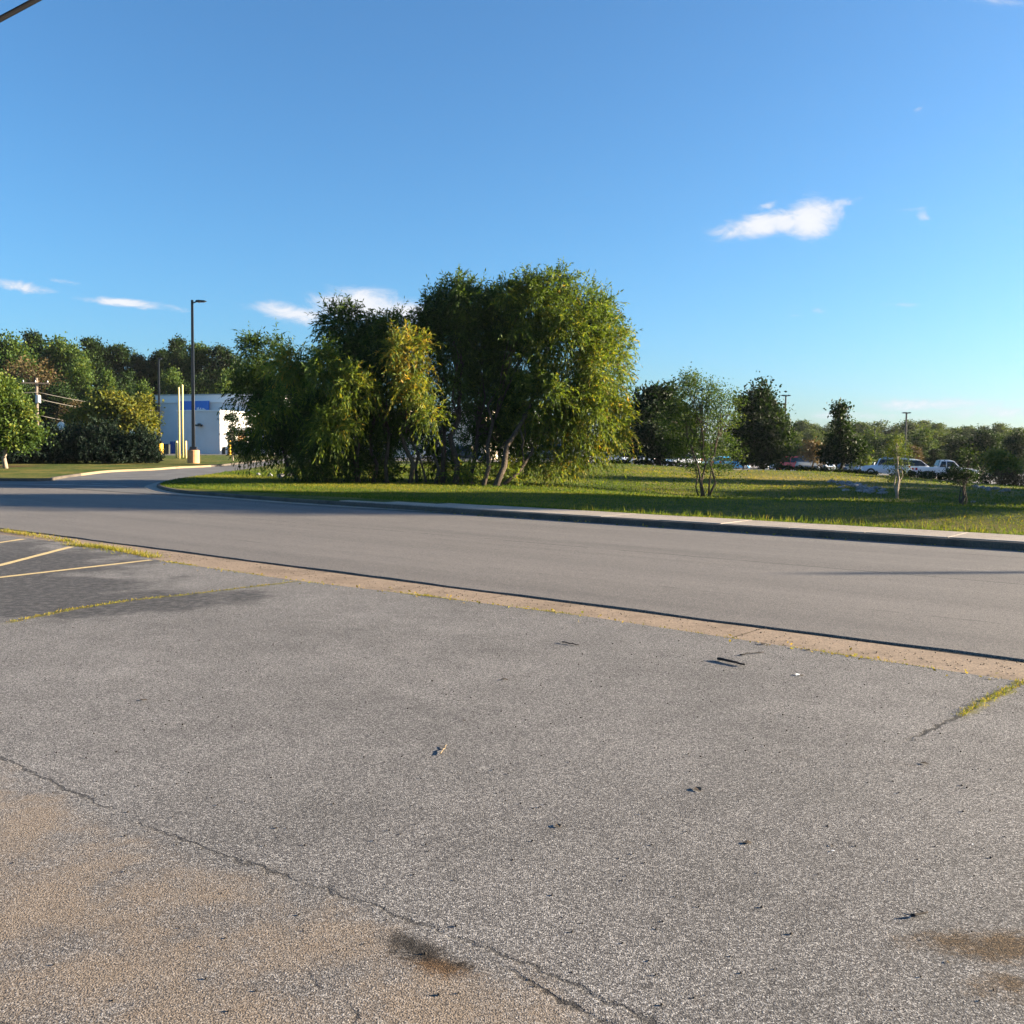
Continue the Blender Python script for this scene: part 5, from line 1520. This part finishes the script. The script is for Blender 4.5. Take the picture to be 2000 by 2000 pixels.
def car(kind, px, Y, yaw, paint, label, group='parked vehicles', off=.02):
    c = CARS[kind]; L, Wd = c['L'], c['Wd']
    g = foot(px, Y, off)
    name = {'sedan': 'parked_car', 'hatch': 'parked_car', 'suv': 'parked_suv', 'van': 'parked_van', 'offroad': 'parked_offroader', 'pickup': 'parked_pickup'}[kind]
    root = empty(name, g, label, 'van' if kind == 'van' else ('pickup' if kind == 'pickup' else 'car'), group, rz=yaw)
    pm = paint

    def shell(prof, zlow, wf, roofw):
        st = 15
        xs = np.linspace(prof[0][0], prof[-1][0], st); zs = np.interp(xs, [p[0] for p in prof], [p[1] for p in prof])
        vs, fs = [], []
        for x, z in zip(xs, zs):
            e = 1 - .16 * max(0, abs(x) * 2 - .7) / .3
            hw = Wd / 2 * e
            zl = zlow(x, z)
            wm = wf + (1 - wf) * .6 if roofw > .9 else (wf + roofw) / 2 + .01
            for yy, zz in ((-hw * wf, zl), (-hw * wm, zl + (z - zl) * .5), (-hw * roofw, z - .05 * (z - zl)), (-hw * roofw * .88, z), (hw * roofw * .88, z), (hw * roofw, z - .05 * (z - zl)), (hw * wm, zl + (z - zl) * .5), (hw * wf, zl)):
                vs.append((x * L, yy, zz))
        k = 8
        for i in range(st - 1):
            for j in range(k):
                a, b = i * k + j, i * k + (j + 1) % k
                fs.append((a, b, b + k, a + k))
        fs += [tuple(range(k))[::-1], tuple((st - 1) * k + j for j in range(k))]
        return MB().add(vs, fs)
    ax = (-.31, .30)
    WR = .33 if kind in ('sedan', 'hatch') else (.36 if kind in ('suv', 'van') else .41)
    def low(x, z):
        zl = .24 if kind in ('sedan', 'hatch', 'van', 'suv') else .38
        return zl
    body = shell(c['belt'], low, .97, .96).build('body', pm, root, smooth=False, bevel=.03)
    if kind == 'pickup':
        pass
    bz = dict(c['belt'])
    rf = c['roof']
    zbelt = max(rf[0][1], rf[-1][1]) - .06
    cab = shell(rf, lambda x, z: min(zbelt, z - .01), .90, .76).build('cabin', pm, root, bevel=.02)
    # glass: side windows, windscreen and rear window lie just outside the cabin shell
    zr = c['H'] - .12
    x_f = np.interp(zr - .06, [rf[0][1], rf[1][1], rf[2][1]], [rf[0][0], rf[1][0], rf[2][0]])
    def half(z):
        f_ = (z - zbelt) / (c['H'] - zbelt); return Wd / 2 * (.90 + (.76 - .90) * f_) + .035
    ra_, rb_ = rf[0], rf[-1]
    splits = [(-.0 + .0, 0)]
    xm = (rf[1][0] + rf[-2][0]) / 2 + .02
    for s_ in (-1, 1):
        z0, z1 = zbelt + .08, c['H'] - .16
        def xe(z, side):
            return (np.interp(z, [rf[0][1], rf[1][1]], [rf[0][0], rf[1][0]]) + .025) if side == 0 else (np.interp(z, [rf[-1][1], rf[-2][1]], [rf[-1][0], rf[-2][0]]) - .02)
        for (xa0, xa1, xb0, xb1) in ((xe(z0, 0), xe(z1, 0), xm - .008, xm - .008), (xm + .008, xm + .008, xe(z0, 1), xe(z1, 1))):
            vs = [(xa0 * L, s_ * half(z0), z0), (xb0 * L, s_ * half(z0), z0), (xb1 * L, s_ * half(z1), z1), (xa1 * L, s_ * half(z1), z1)]
            vs += [(x, y - s_ * .02, z) for x, y, z in vs]
            MB().add(vs, [(0, 1, 2, 3), (7, 6, 5, 4), (0, 4, 5, 1), (1, 5, 6, 2), (2, 6, 7, 3), (3, 7, 4, 0)]).build('side_window', M['glass'], root)
    for nm, (p0, p1), dx in (('windscreen', (rf[0], rf[1]), -1), ('rear_window', (rf[-1], rf[-2]), 1)):
        za, zb_ = p0[1] + .06, p1[1] - .02
        xa = p0[0] + (p1[0] - p0[0]) * .1; xb = p0[0] + (p1[0] - p0[0]) * .95
        wa_, wb_ = Wd / 2 * .80, Wd / 2 * .68
        o_ = dx * .03
        vs = [(xa * L + o_, -wa_, za), (xa * L + o_, wa_, za), (xb * L + o_, wb_, zb_ + .02), (xb * L + o_, -wb_, zb_ + .02)]
        vs += [(x - dx * .03, y, z) for x, y, z in vs]
        MB().add(vs, [(0, 1, 2, 3), (7, 6, 5, 4), (0, 4, 5, 1), (1, 5, 6, 2), (2, 6, 7, 3), (3, 7, 4, 0)]).build(nm, M['glass'], root)
    for xw in ax:
        for s_ in (-1, 1):
            w_ = empty('wheel', (xw * L, s_ * (Wd / 2 - .10), WR)); w_.parent = root; w_.rotation_euler = (math.pi / 2, 0, 0)
            MB().lathe((0, 0, -.12), [(WR * .62, 0), (WR * .96, .0), (WR, .04), (WR, .2), (WR * .96, .24), (WR * .62, .24)], 18).build('tyre', M['tyre'], w_, smooth=False)
            MB().lathe((0, 0, -.125), [(WR * .2, -.012 if s_ > 0 else 0), (WR * .6, .0), (WR * .6, .25), (WR * .2, .262)], 12).build('rim', M['rim'], w_)
    zh = np.interp(-.485, [p[0] for p in c['belt']], [p[1] for p in c['belt']])
    for s_ in (-1, 1):
        MB().box((-.475 * L, s_ * Wd * .33, zh - .10), (.16, .34, .15)).build('headlight', clear_light(), root, bevel=.02)
        MB().box((.478 * L, s_ * Wd * .36, .86 if kind in ('sedan', 'hatch') else 1.0), (.16, .22, .2)).build('tail_light', red_light(), root, bevel=.02)
        MB().box((rf[0][0] * L + .45, s_ * (Wd / 2 + .06), zbelt + .08), (.12, .2, .13)).build('mirror', pm, root, bevel=.02)
    MB().box((-.497 * L, 0, .45), (.08, Wd * .72, .2)).build('bumper', M['tyre'], root, bevel=.02)
    MB().box((.497 * L, 0, .5), (.08, Wd * .72, .2)).build('bumper', M['tyre'], root, bevel=.02)
    return root


PT = {k: paint_mat(k + '_car_paint', c, mt) for k, c, mt in (
    ('white', (.72, .74, .76), 0), ('blue', (.01, .34, .72), .0), ('silver', (.45, .46, .50), .5), ('red', (.62, .03, .03), 0), ('slate', (.10, .15, .21), .3),
    ('dark', (.03, .033, .04), .3), ('tan', (.50, .42, .32), .2), ('pale_blue', (.52, .60, .72), .3), ('grey', (.28, .28, .31), .3))}
R_ = math.radians
car('hatch', 1221, 124, R_(20), PT['white'], 'small white hatchback just right of the largest willow')
car('sedan', 1246, 118, R_(-30), PT['white'], 'white sedan with blue-tinted windscreen right of the willow')
car('hatch', 1428, 105, R_(205), PT['blue'], 'bright blue hatchback left of the large dark oval tree')
car('sedan', 1458, 116, R_(200), PT['silver'], 'lavender-grey sedan behind the bright blue hatchback')
car('sedan', 1488, 118, R_(75), PT['white'], 'white car seen between the trunks of the dark oval tree')
car('suv', 1534, 126, R_(10), PT['white'], 'white vehicle behind the yellow lamp base')
car('van', 1560, 112, R_(150), PT['red'], 'red van with dark open rear left of the slate car')
car('suv', 1592, 108, R_(120), PT['slate'], 'slate-blue car right of the red van')
car('sedan', 1618, 114, R_(160), PT['dark'], 'dark grey car between slate and tan cars')
car('sedan', 1647, 116, R_(10), PT['tan'], 'tan car behind the pyramidal tree trunk')
car('hatch', 1676, 116, R_(100), PT['pale_blue'], 'pale silver hatchback right of the tan car')
car('sedan', 1697, 112, R_(60), PT['white'], 'rounded white car left of the silver off-roader')
car('offroad', 1729, 92, R_(-15), PT['pale_blue'], 'silver off-roader with big wheels behind the slender sapling')
car('van', 1778, 96, R_(175), PT['white'], 'long white van between the off-roader and the pickup')
car('pickup', 1846, 92, R_(170), PT['white'], 'large white pickup behind the clipped hedge')
car('suv', 1332, 112, R_(15), PT['white'], 'white car glimpsed through the airy clump tree')
car('sedan', 1395, 118, R_(10), PT['white'], 'white car just left of the bright blue hatchback')
car('sedan', 1186, 116, R_(160), PT['silver'], 'silver car at the right foot of the largest willow')
car('suv', 1064, 84, R_(8), PT['grey'], 'grey vehicle with dark wheel seen under the largest willow')
car('sedan', 912, 88, R_(170), PT['dark'], 'dark car glimpsed between the willow trunks')
car('sedan', 838, 92, R_(10), PT['silver'], 'silver car glimpsed left of the upright willow trunk')

# ------------------------------------------------------------------ grass blades
def blades(name, pts, hgt, wid, tint, seed, label, z_fun, lean=.5):
    rng = np.random.default_rng(seed)
    n = len(pts)
    z = z_fun(pts[:, 0], pts[:, 1])
    p = np.column_stack([pts, z])
    ax = unit(np.column_stack([rng.normal(0, lean, n), rng.normal(0, lean, n), np.ones(n)]))
    Lh = hgt * rng.uniform(.5, 1.5, n)
    V_, F_ = leaf_quads(p, ax, Lh, np.full(n, wid) * rng.uniform(.7, 1.4, n), rng)
    T = np.repeat(np.clip(tint(pts[:, 0], pts[:, 1]) + rng.normal(0, .16, n), 0, 1), 4)
    o = link(name, np_mesh(name, V_, F_, {'tint': T}), M['grass'])
    return tag(o, label, 'grass', kind='stuff')


rng = np.random.default_rng(77)
def field(n, u0, u1, v0, v1, bias=1.0):
    uu = u0 + (u1 - u0) * rng.random(n) ** bias; vv = rng.uniform(v0, v1, n)
    x, y = road_xy(uu, vv)
    k = inside(lawn_poly, x, y)
    k &= (abs(x / np.maximum(y, 1)) < .62)
    return np.column_stack([x[k], y[k]])


lawn_z = lambda x, y: H(x, y) + .11
patchy = lambda x, y: .40 + .34 * np.exp(-((x - 17) / 9) ** 2 - ((y - 57) / 8) ** 2) + .16 * np.sin(x * .7 + 1.3 * np.sin(y * .5)) * np.sin(y * .9 + x * .2)
dryer = lambda x, y: patchy(x, y) + .22 * np.exp(-((((x - K0[0]) * RN[0] + (y - K0[1]) * RN[1]) - 9.0) / 3.0) ** 2)
blades('lawn_grass', field(150000, 1.75, 13, -30, 42, 1.2), .075, .016, dryer, 1, 'short mown grass of the lawn beyond the sidewalk', lawn_z)
blades('lawn_grass', field(110000, 12, 34, -45, 42), .10, .03, patchy, 2, 'mown grass farther back around the willows and saplings', lawn_z)
blades('lawn_grass', field(70000, 33, 75, -60, 42), .10, .04, patchy, 9, 'far lawn grass on the bank below the car park', lawn_z)
blades('edge_grass', field(2600, 1.72, 2.3, -30, 14), .16, .012, lambda x, y: np.full(len(x), .5), 3, 'taller grass tufts along the back edge of the sidewalk', lawn_z, .35)
# rough verge grass by the forecourt kerb
def along(pts, n, spread, rng):
    L = np.array(resample(pts, .05)); i = rng.integers(0, len(L), n)
    c = rng.random(n) ** 2 * spread
    k = (np.sin(i * .11) * np.sin(i * .043 + 1) + rng.normal(0, .5, n)) > -.25
    return (L[i] + rng.normal(size=(n, 2)) * (spread * .5 + c)[:, None])[k]
zz = lambda x, y: np.full(len(x), -.02)
gl = along(line_px([(140, 1064), (200, 1070), (255, 1079), (300, 1088)]), 2300, .09, rng)
blades('verge_grass', gl, .07, .007, lambda x, y: np.full(len(x), .8), 4, 'dry yellow-green grass tuft between kerb and bay lines', zz, .6)
g2 = along(line_px([(0, 1036), (70, 1046), (150, 1060)]), 900, .07, rng)
blades('verge_grass', g2, .07, .009, lambda x, y: np.full(len(x), .85), 5, 'sparse dry grass along the low kerb at the left', zz, .6)
g3 = np.concatenate([along(CR_L[:4], 620, .035, rng), along(CR_L[3:], 160, .012, rng)])
blades('crack_grass', g3, .02, .006, lambda x, y: np.full(len(x), .9), 6, 'yellowed grass in the long crack on the left', lambda x, y: np.zeros(len(x)), .7)
g4 = along(CR_R[2:], 520, .024, rng)
blades('crack_grass', g4, .026, .004, lambda x, y: np.full(len(x), .74), 7, 'green grass growing in the crack at the right edge', lambda x, y: np.zeros(len(x)), .7)
g5 = along(LOT_EDGE[3:9], 5200, .02, rng)
blades('joint_grass', g5[rng.random(len(g5)) < .5 + .5 * np.sin(g5[:, 0] * 5)], .03, .005, lambda x, y: np.full(len(x), .74), 8, 'thin grass line in the joint between lot and concrete gutter', lambda x, y: np.full(len(x), -.012), .7)
g6 = along([p for p in line_px([(395, 925), (300, 917), (250, 913)])], 10, .3, rng)

# ------------------------------------------------------------------ grit and leaf crumbs, too many to count
def grit(name, pts, s0, s1, mat, label, seed, zf):
    rg = np.random.default_rng(seed); n = len(pts)
    base = np.array([(1, 0, 0), (-1, 0, 0), (0, 1, 0), (0, -1, 0), (0, 0, .8), (0, 0, -.8)], float)
    fo = np.array([(0, 2, 4), (2, 1, 4), (1, 3, 4), (3, 0, 4), (2, 0, 5), (1, 2, 5), (3, 1, 5), (0, 3, 5)])
    s = rg.uniform(s0, s1, (n, 1)) * rg.uniform(.6, 1.3, (n, 3))
    a = rg.uniform(0, 6.28, n); c, q = np.cos(a), np.sin(a)
    V_ = base[None] * s[:, None, :]
    V_ = np.stack([V_[..., 0] * c[:, None] - V_[..., 1] * q[:, None], V_[..., 0] * q[:, None] + V_[..., 1] * c[:, None], V_[..., 2]], -1)
    V_ += np.column_stack([pts, zf(pts) + s[:, 2] * .5])[:, None, :]
    F_ = (fo[None] + 6 * np.arange(n)[:, None, None]).reshape(-1, 3)
    return tag(link(name, np_mesh(name, V_.reshape(-1, 3), F_), mat), label, 'grit', kind='stuff')


uu = -ROADW - rng.random(2600) ** .7 * .75; vv = rng.uniform(-12, 26, 2600); gx_, gy_ = road_xy(uu, vv)
grit('gutter_grit', np.column_stack([gx_, gy_]), .003, .008, M['kerb'], 'loose grit along the concrete gutter', 21, lambda p: np.full(len(p), -.012))
px_ = np.column_stack([rng.uniform(-4, 4, 1500), rng.uniform(2.4, 9.5, 1500)])
px_ = px_[inside(lot_poly, px_[:, 0], px_[:, 1])]
grit('lot_grit', px_, .002, .006, M['stick'], 'dark grit scattered over the lot', 22, lambda p: np.zeros(len(p)))
kl_ = along([road_xy(-.12, -20), road_xy(-.12, 20)], 500, .08, rng)
blades('leaf_crumbs', kl_, .05, .03, lambda x, y: np.full(len(x), .95), 24, 'dry leaf crumbs lying along the far kerb', lambda x, y: np.full(len(x), .004), 3.0)
px_ = along(LOT_EDGE[3:10], 420, .10, rng)
blades('leaf_crumbs', px_, .03, .02, lambda x, y: np.full(len(x), .95), 23, 'dry leaf crumbs caught along the gutter joint', lambda x, y: np.full(len(x), .0), 3.0)

# ------------------------------------------------------------------ litter on the asphalt
def twig(px0, py0, px1, py1, r, label, seed):
    rg = np.random.default_rng(seed)
    a, b = G0(px0, py0), G0(px1, py1)
    a = np.array([a[0], a[1], r + .003]); b = np.array([b[0], b[1], r + .004])
    path = limb_path(a, b, rg, .03, 7)
    for q in path: q[2] = abs(q[2] - r) + r + .002
    root = empty('twig', (a + b) / 2, label, 'twig')
    c = (a + b) / 2
    MB().tube([p - c for p in path], [r * (1.1 - .08 * i) for i in range(7)], 7).build('stem', M['stick'], root, smooth=True)
    e = path[5] - c; e2 = e + unit(np.array([rg.normal(), rg.normal(), .05])) * .03
    MB().tube([e, e2], [r * .45, r * .2], 5).build('side_shoot', M['stick'], root)
    return root


twig(1402, 1290, 1455, 1302, .011, 'thick dark twig lying near the concrete gutter', 1)
twig(1445, 1281, 1492, 1276, .005, 'thin dark twig just behind the thick one', 2)
twig(1780, 1793, 1812, 1787, .005, 'short dark twig left of the rust stain', 3)
twig(1098, 1256, 1130, 1262, .005, 'small twig at the gutter joint in the middle', 4)
twig(860, 1475, 872, 1458, .003, 'pale straw lying in the middle of the lot', 5)
for ch in [o for o in bpy.data.objects if o.get('label') == 'pale straw lying in the middle of the lot'][0].children:
    ch.data.materials.clear(); ch.data.materials.append(M['tan_kerb'])


def dead_leaf(px, py, s, label, mat, seed, name='dead_leaf', cat='leaf'):
    rg = np.random.default_rng(seed)
    g = G0(px, py)
    out = [(0, -.5), (.22, -.3), (.33, 0), (.2, .3), (0, .55), (-.2, .3), (-.33, 0), (-.22, -.3)]
    vs = [(0, 0, .10 * s)] + [(a * s, b * s, s * (.04 + .28 * abs(a) + .06 * rg.random())) for a, b in out]
    vs += [(x, y, z - .03 * s) for x, y, z in vs]
    fs = []
    for k in range(8):
        a, b = 1 + k, 1 + (k + 1) % 8
        fs += [(0, a, b), (9, b + 9, a + 9), (a, a + 9, b + 9, b)]
    o = MB().add(vs, fs).build(name, mat, None, loc=(g[0], g[1], .002))
    o.rotation_euler = (0, 0, rg.uniform(0, 6.28))
    return tag(o, label, cat)


for i, (px, py, s, lb) in enumerate([
        (1363, 1543, .055, 'largest dark curled leaf in the middle right of the lot'), (1090, 1614, .038, 'dark curled leaf above the oil stain'),
        (1460, 1647, .036, 'dark leaf below the largest curled leaf'), (985, 1328, .05, 'dark leaf in the middle of the lot below the gutter'),
        (1492, 1259, .075, 'flat dark leaf on the gutter joint behind the thick twig'), (1578, 1270, .05, 'dark scrap on the gutter joint right of the twigs'),
        (1805, 1492, .04, 'thin dark leaf in the right part of the lot'), (280, 1368, .04, 'small dark leaf in the left part of the lot'), (906, 1408, .025, 'tiny dark leaf left of the pale straw'),
        (1625, 1652, .018, 'tiny dark scrap beside the pale chip')]):
    dead_leaf(px, py, s, lb, M['dry_leaf'], i)
dead_leaf(1558, 1319, .05, 'small white scrap with a dark edge near the twigs', M['white'], 50, 'paper_scrap', 'litter')
dead_leaf(1566, 1320, .04, 'dark leaf touching the white scrap', M['dry_leaf'], 51)
dead_leaf(1627, 1663, .016, 'tiny pale chip on the lot right of the dark leaf', M['white'], 52, 'pale_chip', 'litter')
dead_leaf(1852, 1880, .015, 'tiny pale chip on the rust stain at the lower right', M['tan_kerb'], 53, 'pale_chip', 'litter')
dead_leaf(1900, 1650, .012, 'tiny pale chip near the right edge of the lot', M['white'], 54, 'pale_chip', 'litter')

# ------------------------------------------------------------------ evening haze
HZ = 0.00008
mh = bpy.data.materials.new('evening_haze'); mh.use_nodes = True
th = NT(mh.node_tree)
pv = th.n('ShaderNodeVolumePrincipled'); pv.inputs['Color'].default_value = (.86, .90, .95, 1); pv.inputs['Density'].default_value = HZ; pv.inputs['Anisotropy'].default_value = .35
oh = th.n('ShaderNodeOutputMaterial'); th.put(oh.inputs['Volume'], pv.outputs[0])
hz = MB().box((0, 0, 12.5), (1900, 1900, 32)).build('haze', mh); hz['kind'] = 'stuff'
SC.cycles.volume_bounces = 0
